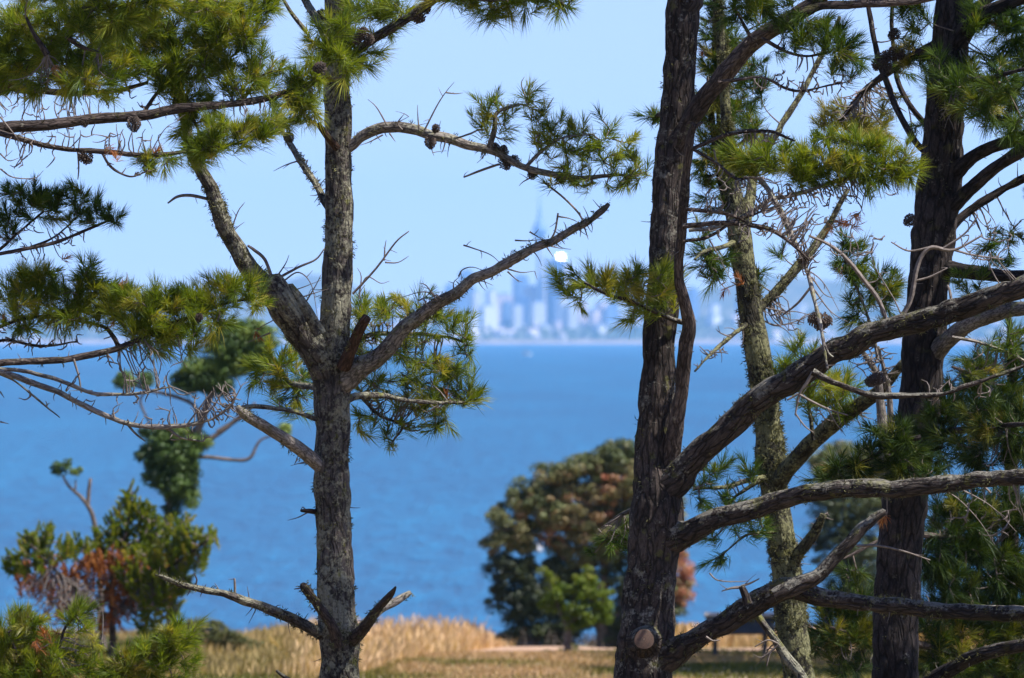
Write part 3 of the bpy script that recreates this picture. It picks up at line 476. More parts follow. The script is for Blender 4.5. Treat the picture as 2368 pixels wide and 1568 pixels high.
B.bough([(1495, 1530, 50), (1550, 1512, 40), (1592, 1488, 28), (1640, 1461, 24), (1700, 1424, 26), (1760, 1389, 28), (1810, 1364, 28), (1852, 1366, 24), (1920, 1385, 20), (2000, 1395, 19), (2100, 1405, 19), (2200, 1415, 18), (2300, 1418, 17), (2420, 1420, 16), (2600, 1430, 12)], 53.7, 52.8, name='limb', furrow=2.6, moss=620, spurs=16, kinks=7,
        forks=([(1790, 1376, 14), (1830, 1358, 20), (1855, 1347, 20), (1890, 1328, 17), (1930, 1290, 16), (1970, 1242, 14), (2000, 1212, 12), (2045, 1180, 9)], [(1728, 1395, 10), (1720, 1375, 9), (1712, 1355, 7)]), dead=([(1712, 1358, 4), (1690, 1360, 3), (1668, 1367, 1)], [(1714, 1355, 3), (1735, 1348, 2.4), (1755, 1338, 1.4)], [(1632, 1472, 3), (1648, 1482, 2.4), (1662, 1480, 1.5)], [(1640, 1325), (1660, 1342), (1710, 1345), (1730, 1343)], [(1980, 1262, 3.4), (2030, 1262, 3), (2090, 1275, 2.4), (2150, 1295, 1.4)]))
B.bough([(1735, 1400, 9), (1762, 1440, 9), (1790, 1475, 9), (1812, 1510, 11), (1850, 1560, 12), (1880, 1620, 12)], 53.2, 53.6, name='broken_stub', mat='barkA', dead=([(1800, 1490, 3), (1780, 1510, 2.6), (1772, 1540, 2)], [(1798, 1488, 3), (1775, 1480, 2), (1745, 1495, 1.4)], [(1790, 1500), (1760, 1520), (1740, 1512)]), bare=((1775, 1510, 36, 20, 1.),))
# sawn stub facing the viewer
mb = MB(); p0 = W(1491, 1482, 53.9); p1 = W(1489, 1478, 53.62); px = 54/F
tt = np.linspace(0, 1, 10)[:, None]; tube(mb, p0+(p1-p0)*tt, np.array([50, 44, 38, 33, 29, 26, 24.5, 24, 24, 23])*px, 24, .12, 60., 1.*px, cap=False)
st = mb.build('sawn_stub', M['barkB'], B.root, B.loc)
mb = MB(); ax_ = norm(p1-p0); a = np.linspace(0, 2*np.pi, 25)[:-1]; s1 = norm(np.cross(ax_, [0, 0, 1.])); s2 = np.cross(ax_, s1)
ring = p1+(s1*np.cos(a)[:, None]*22.5+s2*np.sin(a)[:, None]*23)*px*(1+.03*np.sin(3*a))[:, None]
mb.add(np.vstack([ring+ax_*.004, p1+ax_*.012]), None, np.array([[i, (i+1) % 24, 24] for i in range(24)])); mb.build('cut_face', cut_mat(tuple(p1-B.loc)), st, B.loc)
B.bough([(1590, -120, 14), (1680, -220, 11), (1800, -300, 8), (1950, -360, 5)], 54., 53.8, fill=((1700, -250, 120, 80), (1830, -320, 120, 80), (1960, -360, 90, 70)), n=26, w=1.5, nl=60, dens=.55)
B.bough([(1595, -350, 13), (1700, -450, 9), (1820, -520, 5)], 54., 54.3, fill=((1720, -470, 140, 90), (1830, -540, 90, 80)), n=26, w=1.5, nl=60, dens=.55)
B.bough([(1485, 1160, 8), (1460, 1180, 6), (1430, 1195, 4), (1400, 1215, 3)], 54.6, 56.4, fill=((1440, 1215, 20, 44, .8), (1410, 1250, 30, 24, .7), (1380, 1270, 24, 18, .5)), needle='needleD', nl=36, bare=((1400, 1240, 40, 30, .6),))
B.bough([(1545, 260, 8), (1522, 265, 6), (1508, 285, 4)], 54.6, 55.6, fill=((1508, 285, 14, 30, 1.6), (1505, 265, 12, 14)), needle='needleD', nl=36)

# ================================================================== PINE C: slim mossy pine between B and D
Cc = Tree('pine_tree', 'slim crooked pine wrapped in yellow-green moss, behind the sweeping limbs', 'pine tree', (1870, 1740), 60., 'pines on the clifftop', 'barkC', 'needleD')
Cc.trunk([(1600, -900, 8), (1630, -300, 12), (1652, -40, 9), (1664, 60, 11), (1672, 180, 12), (1680, 300, 13), (1690, 400, 15), (1702, 470, 20), (1710, 540, 27), (1717, 600, 28), (1732, 700, 29), (1750, 800, 30), (1764, 900, 29), (1778, 1000, 31), (1782, 1070, 36), (1792, 1150, 32), (1815, 1300, 33), (1826, 1400, 36), (1836, 1500, 36), (1848, 1568, 36), (1870, 1740, 45)], furrow=2., moss=5200, spurs=30)
Cc.bough([(1735, 740, 16), (1760, 710, 12), (1800, 668, 12), (1850, 610, 11), (1890, 558, 9), (1925, 500, 7), (1960, 440, 5)], 60., 60.4, name='limb', moss=120, spurs=12, fill=((1760, 640, 26, 22, .8), (1800, 560, 30, 30, .4)), dead=([(1850, 615), (1900, 650), (1940, 720)], [(1780, 730), (1830, 720), (1880, 730)], [(1760, 740), (1800, 752), (1860, 735), (1890, 710)]), bare=((1830, 740, 60, 40, .8),), nl=34)
Cc.bough([(1712, 560, 18), (1728, 480, 14), (1745, 400, 10), (1780, 330, 8), (1800, 300, 8), (1854, 213, 7), (1904, 117, 6), (1940, 40, 4)], 60.4, 61., moss=60, spurs=8, fill=((1650, 130, 34, 54), (1690, 110, 44, 40), (1640, 250, 36, 40), (1700, 240, 46, 46), (1680, 180, 44, 30, .8), (1725, 290, 46, 26), (1650, 335, 34, 40), (1700, 350, 40, 30), (1740, 170, 40, 40, .6), (1660, 40, 34, 40), (1640, 400, 26, 40), (1650, 470, 30, 30, .7), (1760, 230, 40, 40, .5), (1650, 640, 26, 20)), forks=([(1700, 430, 6), (1670, 340, 5), (1655, 200, 4), (1650, 60, 4)], [(1708, 580, 14), (1688, 500, 12), (1668, 420, 10), (1652, 330, 8), (1638, 180, 6)]), nl=38, dens=1.3, yellow=((1660, 270, 36, 50, .8), (1680, 140, 50, 50, .7), (1720, 330, 40, 40, .6), (1650, 380, 30, 50, .6), (1700, 420, 40, 40, .7)), bare=((1700, 260, 70, 90, .5),), rust=((1628, 130, 10, 8),))
Cc.bough([(1700, 560, 8), (1670, 570, 6), (1630, 580, 5), (1605, 600, 3)], 60., 59., fill=((1630, 580, 32, 44), (1640, 640, 24, 18), (1610, 540, 20, 24, .6), (1660, 600, 24, 30, .7)), nl=38, bare=((1650, 640, 40, 26, .6),), rust=((1682, 668, 9, 9, .7), (1715, 655, 8, 14)))
Cc.bough([(1735, 745, 8), (1720, 755, 6), (1680, 785, 5), (1640, 822, 3.5), (1606, 858, 2)], 59.6, 59., name='bough', spurs=12, bare=((1650, 810, 50, 22, 1.),), dead=([(1690, 780), (1665, 770), (1655, 760)],))
Cc.bough([(1785, 1140, 26), (1805, 1105, 22), (1832, 1068, 20), (1880, 1020, 20), (1940, 970, 19), (1990, 935, 18), (2040, 900, 14), (2090, 840, 10)], 60., 59., name='limb', moss=120, spurs=8, fill=((1880, 890, 30, 36), (1862, 812, 28, 36), (1812, 872, 22, 44), (1930, 895, 60, 34), (1905, 945, 50, 26), (1960, 940, 40, 26, .7), (1860, 860, 30, 30, .6), (1900, 840, 34, 26, .5)), nl=40, dens=1.2, needle='needle', bare=((1950, 960, 70, 40, .8),), forks=([(1880, 1018, 5), (1870, 940, 4), (1862, 850, 3)],))
Cc.bough([(1825, 1330, 18), (1845, 1280, 14), (1865, 1255, 13), (1885, 1228, 12), (1905, 1190, 7)], 60., 59.8, name='broken_stub', moss=60, spurs=6, bare=((1900, 1200, 30, 20, 1.),))
Cc.bough([(1780, 1105, 9), (1755, 1106, 7), (1720, 1114, 6), (1670, 1126, 5), (1605, 1130, 3)], 59.8, 59., spurs=6, forks=([(1760, 1110, 5), (1720, 1135, 4), (1690, 1160, 3), (1680, 1210, 2)], [(1790, 1230, 4), (1720, 1240, 3), (1660, 1290, 2)]), fill=((1640, 1100, 24, 16, .7), (1670, 1080, 24, 20), (1620, 1112, 20, 20, .7), (1690, 1165, 30, 28), (1640, 1165, 20, 20, .6), (1712, 1205, 26, 34), (1655, 1270, 20, 34), (1745, 1215, 30, 24), (1610, 1160, 18, 16), (1735, 1080, 20, 22)), nl=38, bare=((1680, 1130, 60, 30, .8),), dens=1.1)
Cc.bough([(1625, -150, 8), (1700, -230, 6), (1800, -280, 4)], 60., 58.5, fill=((1700, -230, 110, 80), (1800, -300, 90, 70)), n=26, w=1.5, nl=60, dens=.55)

# ================================================================== PINE D: the thick dark pine on the right
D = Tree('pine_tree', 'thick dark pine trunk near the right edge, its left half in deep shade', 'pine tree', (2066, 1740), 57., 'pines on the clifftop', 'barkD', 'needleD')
D.trunk([(2230, -1100, 14), (2225, -500, 28), (2210, -40, 39), (2205, 0, 41), (2196, 100, 42), (2186, 200, 44), (2180, 300, 47), (2174, 400, 52), (2163, 500, 53), (2152, 600, 49), (2143, 700, 48), (2135, 800, 50), (2128, 900, 50), (2118, 1000, 50), (2100, 1100, 52), (2086, 1200, 54), (2078, 1300, 53), (2073, 1400, 52), (2071, 1500, 53), (2069, 1568, 54), (2066, 1740, 68)], furrow=4.6, moss=160, spurs=24)
D.bough([(2195, 130, 28), (2225, 80, 24), (2255, 45, 20), (2330, 10, 16), (2450, -40, 12)], 57., 56.4, name='limb', furrow=2.4, fill=((2280, 60, 56, 44), (2330, 130, 50, 50), (2350, 60, 40, 40), (2120, 10, 50, 24), (2140, 60, 30, 26, .7), (2080, 0, 30, 16), (2330, 230, 50, 50), (2240, 150, 40, 30, .7), (2400, 150, 60, 80)), nl=44, dens=1.15, needle='needleD', yellow=((2330, 290, 30, 26, .4),), bare=((2330, 270, 60, 60, .7),), rust=((2300, 60, 14, 10, .4),))
D.bough([(2170, 250, 10), (2185, 210, 9), (2230, 190, 8), (2290, 180, 6), (2370, 160, 4)], 56.4, 55.8, fill=((2190, 205, 44, 34), (2250, 205, 46, 34), (2280, 235, 44, 40), (2340, 300, 40, 40), (2170, 150, 30, 26, .7), (2310, 180, 40, 30)), yellow=((2260, 250, 44, 24, .5),), nl=44, dens=1.2, bare=((2230, 270, 60, 40, .6),))
D.bough([(2185, 420, 26), (2222, 385, 19), (2260, 355, 16), (2310, 336, 15), (2367, 325, 13), (2450, 315, 12), (2600, 330, 8)], 57., 56.2, name='limb', furrow=2., spurs=6, fill=((2520, 300, 90, 80), (2640, 340, 100, 90), (2760, 400, 90, 90)), n=26, w=1.4, nl=56, dens=.7)  # foliage here and on the next limb added off-view to shade the lower right
D.bough([(2180, 500, 24), (2215, 465, 18), (2248, 432, 16), (2300, 390, 15), (2367, 346, 14), (2450, 300, 12), (2620, 180, 8)], 57., 56., name='limb', furrow=2., spurs=8, fill=((2560, 180, 90, 80), (2680, 120, 110, 90), (2800, 80, 110, 90)), n=26, w=1.4, nl=56, dens=.7)
D.bough([(2165, 590, 16), (2200, 530, 11), (2240, 490, 10), (2300, 450, 9), (2367, 412, 9), (2450, 380, 8)], 57., 57.2, name='limb', furrow=2., spurs=10, bare=((2300, 520, 70, 40, .7),), fill=((2290, 560, 26, 30, .8), (2340, 560, 30, 26), (2310, 600, 26, 20, .7)), nl=38)
D.bough([(2150, 830, 30), (2178, 800, 22), (2220, 765, 20), (2260, 742, 18), (2320, 720, 17), (2367, 712, 16), (2450, 700, 14)], 57., 56., name='limb', mat='dead', furrow=2., spurs=10, forks=([(2200, 780, 4), (2260, 790, 4), (2330, 815, 3), (2380, 840, 2)],), bare=((2310, 830, 70, 34, .7),), fill=((2245, 645, 34, 24), (2260, 680, 26, 20, .7), (2330, 790, 40, 30, .8)), nl=38)
D.bough([(2160, 360, 10), (2128, 342, 8), (2090, 285, 8), (2060, 220, 7), (2035, 150, 7), (2015, 60, 6), (2005, -10, 6), (2000, -120, 4)], 57., 57.6, spurs=8, cones=((2030, 148, 15), (2048, 152, 13), (2044, 134, 14), (2066, 126, 14), (2080, 126, 11)), forks=([(2150, 305, 7), (2138, 288, 7), (2095, 230, 6.5), (2072, 170, 6), (2062, 60, 5), (2065, -20, 5)],), fill=((2105, 90, 24, 20, .5), (2110, 60, 16, 16, .5)), nl=36, dead=([(2110, 310), (2100, 250), (2080, 200)],), kinks=2)
D.cone(D.tr, 2066, 80, 13, 57.2)
D.cone(D.tr, 2102, 510, 13, 56.7)
D.bough([(2180, 90, 12), (2158, 103, 10), (2100, 138, 9), (2044, 175, 8), (1994, 214, 7), (1944, 280, 6), (1910, 320, 4)], 57.2, 58.6, moss=40, spurs=12, yellow=((1960, 260, 50, 34), (2000, 290, 44, 30), (2100, 130, 40, 26), (1910, 275, 26, 30), (2060, 250, 30, 30, .5), (2030, 310, 40, 26, .6)), fill=((2130, 150, 30, 24), (1940, 300, 40, 26, .7), (2080, 170, 26, 22, .6), (2120, 290, 26, 26, .6)), rust=((1990, 230, 12, 12), (1905, 275, 10, 8)), bare=((2010, 250, 90, 50, 1.1),), nl=38, dens=1.15)
D.bough([(2080, 1640, 26), (2150, 1580, 21), (2200, 1545, 18), (2250, 1520, 17), (2310, 1500, 16), (2367, 1491, 15), (2450, 1485, 14)], 56.8, 56., name='limb', furrow=2., moss=120, spurs=4)
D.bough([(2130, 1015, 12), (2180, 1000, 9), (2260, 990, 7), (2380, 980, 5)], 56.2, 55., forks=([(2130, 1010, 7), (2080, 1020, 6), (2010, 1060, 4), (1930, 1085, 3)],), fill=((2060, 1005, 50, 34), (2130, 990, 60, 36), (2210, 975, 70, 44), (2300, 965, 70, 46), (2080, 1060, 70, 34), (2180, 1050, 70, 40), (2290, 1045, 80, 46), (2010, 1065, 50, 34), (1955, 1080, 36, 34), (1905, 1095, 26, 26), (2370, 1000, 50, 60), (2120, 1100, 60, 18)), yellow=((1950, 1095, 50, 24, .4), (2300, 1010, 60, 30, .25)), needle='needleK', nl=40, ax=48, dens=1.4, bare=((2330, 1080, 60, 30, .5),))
D.bough([(2220, -150, 14), (2320, -250, 10), (2450, -320, 6)], 57., 56.8, fill=((2320, -260, 120, 80), (2440, -320, 100, 80)), n=26, w=1.5, nl=60, dens=.6)
D.bough([(2220, -330, 13), (2330, -450, 9), (2450, -520, 5)], 57., 56.6, fill=((2340, -470, 140, 90),), n=26, w=1.5, nl=60, dens=.6)
D.bough([(2190, 60, 12), (2330, -20, 9), (2480, 0, 6), (2600, 80, 4)], 57., 57.2, fill=((2450, 20, 110, 80), (2560, 100, 110, 100), (2520, 250, 100, 90)), n=26, w=1.4, nl=56, dens=.7)

D.bough([(2170, 620, 20), (2350, 640, 14), (2500, 620, 9), (2650, 600, 5)], 57., 55.6, fill=((2500, 580, 90, 110), (2620, 640, 100, 120), (2740, 560, 100, 120), (2560, 800, 100, 100), (2700, 800, 100, 100)), forks=([(2450, 630, 6), (2550, 760, 5), (2680, 800, 3)],), mat='barkD', n=26, w=1.4, nl=56, dens=.7)  # bough added so its out-of-view foliage shades the lower right
# ================================================================== DEAD GREY STEM between C and D
G1 = Tree('dead_pine', 'bare grey dead stem with a cone cluster, just left of the thick dark trunk', 'dead tree', (2075, 1740), 58.6, None, 'dead', 'needleD')
G1.trunk([(1985, 800, 4), (2005, 830, 6), (2028, 870, 9), (2035, 930, 10), (2042, 1010, 12), (2052, 1150, 15), (2062, 1350, 18), (2072, 1740, 24)], furrow=1.2, moss=200, spurs=20)
G1.bough([(2048, 1060, 8), (2058, 1000, 8), (2056, 930, 7), (2046, 860, 5), (2030, 800, 3)], 58.5, 58.4, spurs=16, bare=((2040, 850, 44, 50, 1.1), (2000, 830, 40, 40, 1.)), cones=((2012, 884, 11),), fill=((2000, 650, 30, 46), (1960, 605, 36, 44), (2040, 680, 30, 44), (1990, 720, 30, 34), (1945, 570, 24, 24), (2070, 660, 26, 26, .6)), forks=([(2030, 830, 4), (2015, 760, 4), (1990, 690, 3.5), (1960, 620, 3), (1945, 560, 2)], [(2020, 780, 3), (2045, 730, 3), (2045, 660, 2)]), nl=42, dens=1.2, rust=((1934, 620, 12, 14),))

# ================================================================== BUSHY PINE behind the trunk on the right
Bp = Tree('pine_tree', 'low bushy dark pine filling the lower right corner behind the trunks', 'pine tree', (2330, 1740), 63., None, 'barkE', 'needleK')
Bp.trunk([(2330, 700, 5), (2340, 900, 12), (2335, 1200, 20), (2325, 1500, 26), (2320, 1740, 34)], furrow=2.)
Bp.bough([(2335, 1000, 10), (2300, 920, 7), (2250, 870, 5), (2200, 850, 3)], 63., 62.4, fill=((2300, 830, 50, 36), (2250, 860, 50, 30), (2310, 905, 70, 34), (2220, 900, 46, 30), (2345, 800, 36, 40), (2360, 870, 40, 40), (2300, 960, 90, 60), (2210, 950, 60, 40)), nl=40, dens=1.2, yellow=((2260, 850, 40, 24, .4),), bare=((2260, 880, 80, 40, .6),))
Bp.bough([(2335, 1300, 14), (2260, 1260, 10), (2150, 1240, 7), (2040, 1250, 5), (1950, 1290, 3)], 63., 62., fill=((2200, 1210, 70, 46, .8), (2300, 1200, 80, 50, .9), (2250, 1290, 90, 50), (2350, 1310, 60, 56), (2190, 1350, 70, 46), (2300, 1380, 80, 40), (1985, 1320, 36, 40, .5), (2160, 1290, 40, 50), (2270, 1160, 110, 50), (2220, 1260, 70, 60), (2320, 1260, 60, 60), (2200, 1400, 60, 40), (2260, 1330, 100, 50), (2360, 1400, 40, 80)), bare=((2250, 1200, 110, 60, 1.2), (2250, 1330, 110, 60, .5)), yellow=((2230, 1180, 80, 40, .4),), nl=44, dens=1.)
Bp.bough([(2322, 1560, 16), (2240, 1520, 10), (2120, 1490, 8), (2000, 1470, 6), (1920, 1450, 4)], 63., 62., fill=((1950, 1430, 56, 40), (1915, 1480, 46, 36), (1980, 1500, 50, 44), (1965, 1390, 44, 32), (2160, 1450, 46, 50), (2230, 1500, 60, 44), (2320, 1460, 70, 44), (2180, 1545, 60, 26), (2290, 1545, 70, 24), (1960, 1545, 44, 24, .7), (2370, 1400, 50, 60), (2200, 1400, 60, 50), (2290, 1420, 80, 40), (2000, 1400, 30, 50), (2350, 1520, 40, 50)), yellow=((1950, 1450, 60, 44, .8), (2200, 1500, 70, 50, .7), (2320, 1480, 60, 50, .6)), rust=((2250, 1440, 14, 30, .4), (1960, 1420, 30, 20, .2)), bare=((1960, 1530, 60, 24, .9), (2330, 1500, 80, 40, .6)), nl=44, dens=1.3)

# ================================================================== leafy coastal trees and brown pine behind
def clumps(mb, ells, d, cr=20., n=110, leaf=3.6, tint=None, k=520., flat=.75, thick=.9):
    px = d/F
    for (u, v, a, b, *ex) in ells:
        m = max(1, int(2.4*np.pi*a*b/k)); g = norm(rng.normal(size=(m, 3)))*(rng.random((m, 1))**.35)
        c = W(u+g[:, 0]*a, v+g[:, 1]*b, d)+np.array([0, 1., 0])*(g[:, 2]*min(a, b)*thick*1.3)[:, None]*px
        tt = np.clip((ex[0] if ex else .5)+rng.normal(0, .13, m), 0, 1); r = cr*px*(.6+.7*rng.random((m, 1, 1)))
        q = norm(rng.normal(size=(m, n, 3))*np.array([1, 1, 1.])+np.array([0, 0, .35])); rad = rng.random((m, n, 1))**.3
        p = c[:, None]+q*rad*r*np.array([1, 1, flat]); nn = norm(q+rng.normal(0, .5, (m, n, 3)))
        s1 = norm(np.cross(nn, rng.normal(size=(m, n, 3)))); s2 = np.cross(nn, s1); s = leaf*px*(.6+.7*rng.random((m, n, 1)))
        V = np.stack([p-s1*s, p+s2*s*.5, p+s1*s, p-s2*s*.5], 2).reshape(-1, 3); i = np.arange(m*n)*4
        mb.add(V, np.stack([i, i+1, i+2, i+3], -1), None, None, np.repeat((tt[:, None]+rng.normal(0, .06, (m, n))).ravel(), 4))
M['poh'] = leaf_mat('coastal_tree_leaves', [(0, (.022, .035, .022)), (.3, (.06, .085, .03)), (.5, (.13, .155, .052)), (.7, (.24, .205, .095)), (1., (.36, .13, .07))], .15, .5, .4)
M['pohG'] = leaf_mat('leaning_tree_leaves', [(0, (.022, .05, .016)), (.5, (.085, .15, .028)), (1., (.2, .26, .05))], .2, .5, .4)
M['lime'] = leaf_mat('lime_green_leaves', [(0, (.04, .08, .006)), (.5, (.105, .155, .01)), (1., (.19, .21, .018))], .35, .5, .3)
M['olive'] = leaf_mat('olive_shrub_leaves', [(0, (.05, .065, .022)), (.5, (.12, .13, .05)), (1., (.21, .19, .085))], .2, .6, .2)
M['brush'] = leaf_mat('dark_brush_leaves', [(0, (.025, .024, .02)), (.5, (.055, .05, .04)), (1., (.10, .08, .06))], .15, .7, .2)
M['pbark'] = plain_mat('coastal_tree_bark', (.05, .04, .034), (.17, .135, .115), 14., .85, .01)

class Leafy(Tree):
    def crown(s, ells, mat, **kw):
        mb = MB(); clumps(mb, ells, s.d, **kw); return mb.build('crown', M[mat], s.root, s.loc)
    def stems(s, lines, name='trunk', mat='pbark'):
        mb = MB()
        for l in lines: s.wood(mb, l, s.d, None, 10, 8., .2, 0., 5.)
        return mb.build(name, M[mat], s.root, s.loc)
Hh = Leafy('pohutukawa_tree', 'round coastal tree with cream and rust tipped foliage at the lawn edge', 'tree', (1400, 1500), 136., None)
Hh.stems([[(1400, 1520, 22), (1392, 1450, 18), (1370, 1380, 13), (1300, 1280, 8), (1230, 1230, 5)], [(1405, 1500, 20), (1440, 1400, 14), (1480, 1280, 9), (1520, 1200, 5)], [(1392, 1440, 12), (1400, 1300, 10), (1390, 1150, 6)], [(1390, 1450, 10), (1290, 1400, 7), (1200, 1380, 4)], [(1410, 1460, 10), (1500, 1400, 7), (1560, 1330, 4)]])
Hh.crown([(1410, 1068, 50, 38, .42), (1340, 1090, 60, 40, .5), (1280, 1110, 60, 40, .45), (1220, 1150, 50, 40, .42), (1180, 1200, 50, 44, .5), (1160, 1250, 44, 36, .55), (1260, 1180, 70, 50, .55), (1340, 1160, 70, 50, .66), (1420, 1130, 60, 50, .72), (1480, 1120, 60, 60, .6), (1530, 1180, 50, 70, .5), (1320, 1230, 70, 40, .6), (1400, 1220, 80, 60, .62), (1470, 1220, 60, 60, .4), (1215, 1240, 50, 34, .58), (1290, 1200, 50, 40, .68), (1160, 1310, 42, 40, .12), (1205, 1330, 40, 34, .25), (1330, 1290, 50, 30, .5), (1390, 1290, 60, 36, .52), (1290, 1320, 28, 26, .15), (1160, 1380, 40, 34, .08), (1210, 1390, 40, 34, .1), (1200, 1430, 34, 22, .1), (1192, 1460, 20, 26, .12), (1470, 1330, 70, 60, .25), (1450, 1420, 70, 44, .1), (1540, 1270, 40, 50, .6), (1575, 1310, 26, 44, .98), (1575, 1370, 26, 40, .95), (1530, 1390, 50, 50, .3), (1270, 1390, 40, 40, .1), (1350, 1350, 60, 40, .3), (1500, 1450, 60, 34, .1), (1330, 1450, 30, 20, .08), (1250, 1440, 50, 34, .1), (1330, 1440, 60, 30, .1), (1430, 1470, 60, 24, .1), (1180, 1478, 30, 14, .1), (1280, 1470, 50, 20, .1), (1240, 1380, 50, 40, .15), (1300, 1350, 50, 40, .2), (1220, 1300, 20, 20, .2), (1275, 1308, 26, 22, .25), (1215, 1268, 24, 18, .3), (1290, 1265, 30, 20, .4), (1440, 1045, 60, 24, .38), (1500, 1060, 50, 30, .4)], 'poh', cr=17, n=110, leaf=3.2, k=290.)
It = Leafy('lime_green_tree', 'small lime-green leafy tree in front of the round coastal tree', 'tree', (1313, 1510), 128., None)
It.stems([[(1313, 1540, 10), (1314, 1470, 9), (1318, 1430, 7), (1330, 1370, 4)], [(1315, 1460, 6), (1290, 1400, 4), (1270, 1350, 2)], [(1317, 1440, 6), (1360, 1400, 4), (1390, 1350, 2)]])
It.crown([(1320, 1390, 60, 34, .5), (1290, 1370, 34, 24, .5), (1275, 1395, 30, 20, .45), (1375, 1375, 40, 30, .5), (1345, 1350, 26, 24, .6), (1395, 1405, 30, 22, .5), (1340, 1430, 60, 24, .4), (1390, 1430, 30, 12, .5), (1265, 1330, 16, 20, .7), (1360, 1330, 14, 20, .7)], 'lime', cr=15, n=80, leaf=4., k=520.)
Gt = Leafy('leaning_coastal_tree', 'tall leaning coastal tree with separate green leaf clumps, left of the lichened trunk', 'tree', (395, 1470), 112., None)
Gt.stems([[(400, 1500, 16), (388, 1300, 9), (392, 1150, 8), (430, 1045, 8), (465, 972, 10), (490, 905, 8), (520, 845, 5), (570, 790, 4)], [(465, 975, 6), (440, 930, 5), (340, 900, 4), (290, 885, 2)], [(420, 1060, 6), (470, 1058, 5), (540, 1063, 4.5), (575, 1058, 4), (600, 1020, 3), (650, 1000, 2)], [(500, 1000, 6), (560, 960, 5), (590, 930, 3)], [(430, 1045, 6), (510, 1000, 6), (560, 955, 4)], [(350, 985, 3), (325, 930, 3), (345, 900, 2)]])
Gt.crown([(560, 770, 56, 26, .6), (600, 800, 34, 30, .4), (520, 790, 40, 24, .2), (620, 790, 20, 20, .6), (480, 842, 36, 18, .75), (540, 850, 40, 20, .75), (440, 855, 30, 22, .6), (470, 880, 50, 24, .15), (510, 890, 36, 22, .1), (420, 880, 24, 18, .2), (290, 885, 26, 20, .5), (340, 880, 16, 18, .5), (360, 1010, 40, 22, .15), (420, 1010, 50, 24, .6), (460, 1020, 30, 18, .65), (350, 1060, 34, 30, .1), (400, 1060, 50, 30, .3), (430, 1080, 30, 22, .65), (370, 1100, 44, 26, .1), (420, 1110, 40, 26, .2), (440, 1150, 18, 30, .6), (410, 1150, 24, 18, .1), (660, 1000, 17, 17, .8), (400, 1180, 20, 14, .15), (570, 830, 40, 20, .6), (610, 840, 30, 24, .3), (540, 810, 66, 34, .4), (585, 765, 46, 22, .65), (500, 862, 60, 24, .55), (450, 895, 40, 24, .2), (400, 1050, 60, 44, .35), (405, 1120, 44, 36, .4)], 'pohG', cr=16, n=100, leaf=3.2, k=190.)
Sp = Leafy('bare_coastal_sapling', 'thin bare coastal sapling with one small leaf tuft on top, rising behind the rust-brown pine', 'tree', (235, 1470), 108., None)
Sp.stems([[(240, 1500, 8), (232, 1350, 7), (224, 1250, 6), (217, 1200, 5.5), (203, 1168, 5), (175, 1140, 4), (155, 1120, 3.5), (146, 1100, 2.5)], [(205, 1170, 5), (207, 1140, 4.5), (210, 1108, 4)], [(172, 1138, 3), (175, 1110, 2)]])
Sp.crown([(145, 1082, 24, 14, .3), (132, 1088, 18, 12, .15), (178, 1090, 13, 12, .5), (160, 1072, 10, 9, .4)], 'pohG', cr=9, n=70, leaf=2.6, k=160.)
Fp = Tree('rust_brown_pine', 'small pine with green tips and rust-brown dead needles inside, at lower left', 'pine tree', (230, 1480), 98., None, 'barkE', 'needle')
Fp.trunk([(262, 1250, 2), (258, 1330, 4), (258, 1400, 6), (262, 1520, 9)], furrow=1.)
kw = dict(nl=12, ax=40, n=80, w=1.0, dens=3.6, kinks=3, twr=2., thick=.8, up=1.1)
Fp.bough([(258, 1440, 7), (200, 1380, 5), (130, 1320, 4), (70, 1260, 3)], 98., 97., fill=((60, 1290, 40, 30), (95, 1235, 26, 24), (30, 1300, 26, 24), (130, 1265, 40, 22), (180, 1260, 40, 20), (80, 1260, 30, 30)), bare=((140, 1370, 100, 44, 1.6), (150, 1420, 90, 34, 1.4)), **kw)
Fp.bough([(256, 1380, 7), (270, 1300, 5), (295, 1220, 4), (305, 1140, 3)], 98., 98.4, fill=((300, 1150, 22, 30), (285, 1200, 34, 30), (330, 1190, 36, 34), (310, 1240, 60, 36), (250, 1230, 30, 26), (355, 1230, 40, 34), (230, 1260, 34, 24), (330, 1280, 60, 40, .6), (270, 1330, 60, 40, .4)), bare=((260, 1370, 60, 40, 1.2),), **kw)
Fp.bough([(260, 1420, 7), (330, 1360, 5), (410, 1300, 4), (480, 1250, 3)], 98., 97.2, fill=((410, 1210, 36, 22), (430, 1250, 36, 26), (470, 1250, 30, 26), (450, 1290, 30, 26), (390, 1290, 44, 34), (400, 1345, 40, 30), (370, 1400, 44, 26), (340, 1440, 30, 18), (400, 1310, 50, 60, .7), (360, 1350, 60, 50, .8), (320, 1320, 50, 50, .6)), bare=((330, 1390, 70, 44, 1.6), (280, 1430, 60, 24, 1.4)), **kw)
mb = MB(); ells = ((50, 1320, 30, 24), (390, 1320, 36, 40), (350, 1380, 50, 30), (100, 1300, 50, 24), (130, 1340, 50, 34), (180, 1320, 50, 34), (230, 1330, 60, 40), (70, 1350, 40, 26), (150, 1410, 60, 24), (170, 1370, 50, 26), (270, 1390, 60, 26), (250, 1430, 60, 22), (120, 1370, 40, 20), (210, 1290, 40, 24), (280, 1300, 30, 24), (300, 1370, 60, 40), (250, 1300, 60, 30), (330, 1310, 40, 30)); T = []
for (u, v, a, b) in ells:
    m = int(a*b/44); g = norm(rng.normal(size=(m, 3)))*rng.random((m, 1))**.4; T.append(W(u+g[:, 0]*a, v+g[:, 1]*b, 98+g[:, 2]*.28))
T = np.vstack(T); px = 98/F
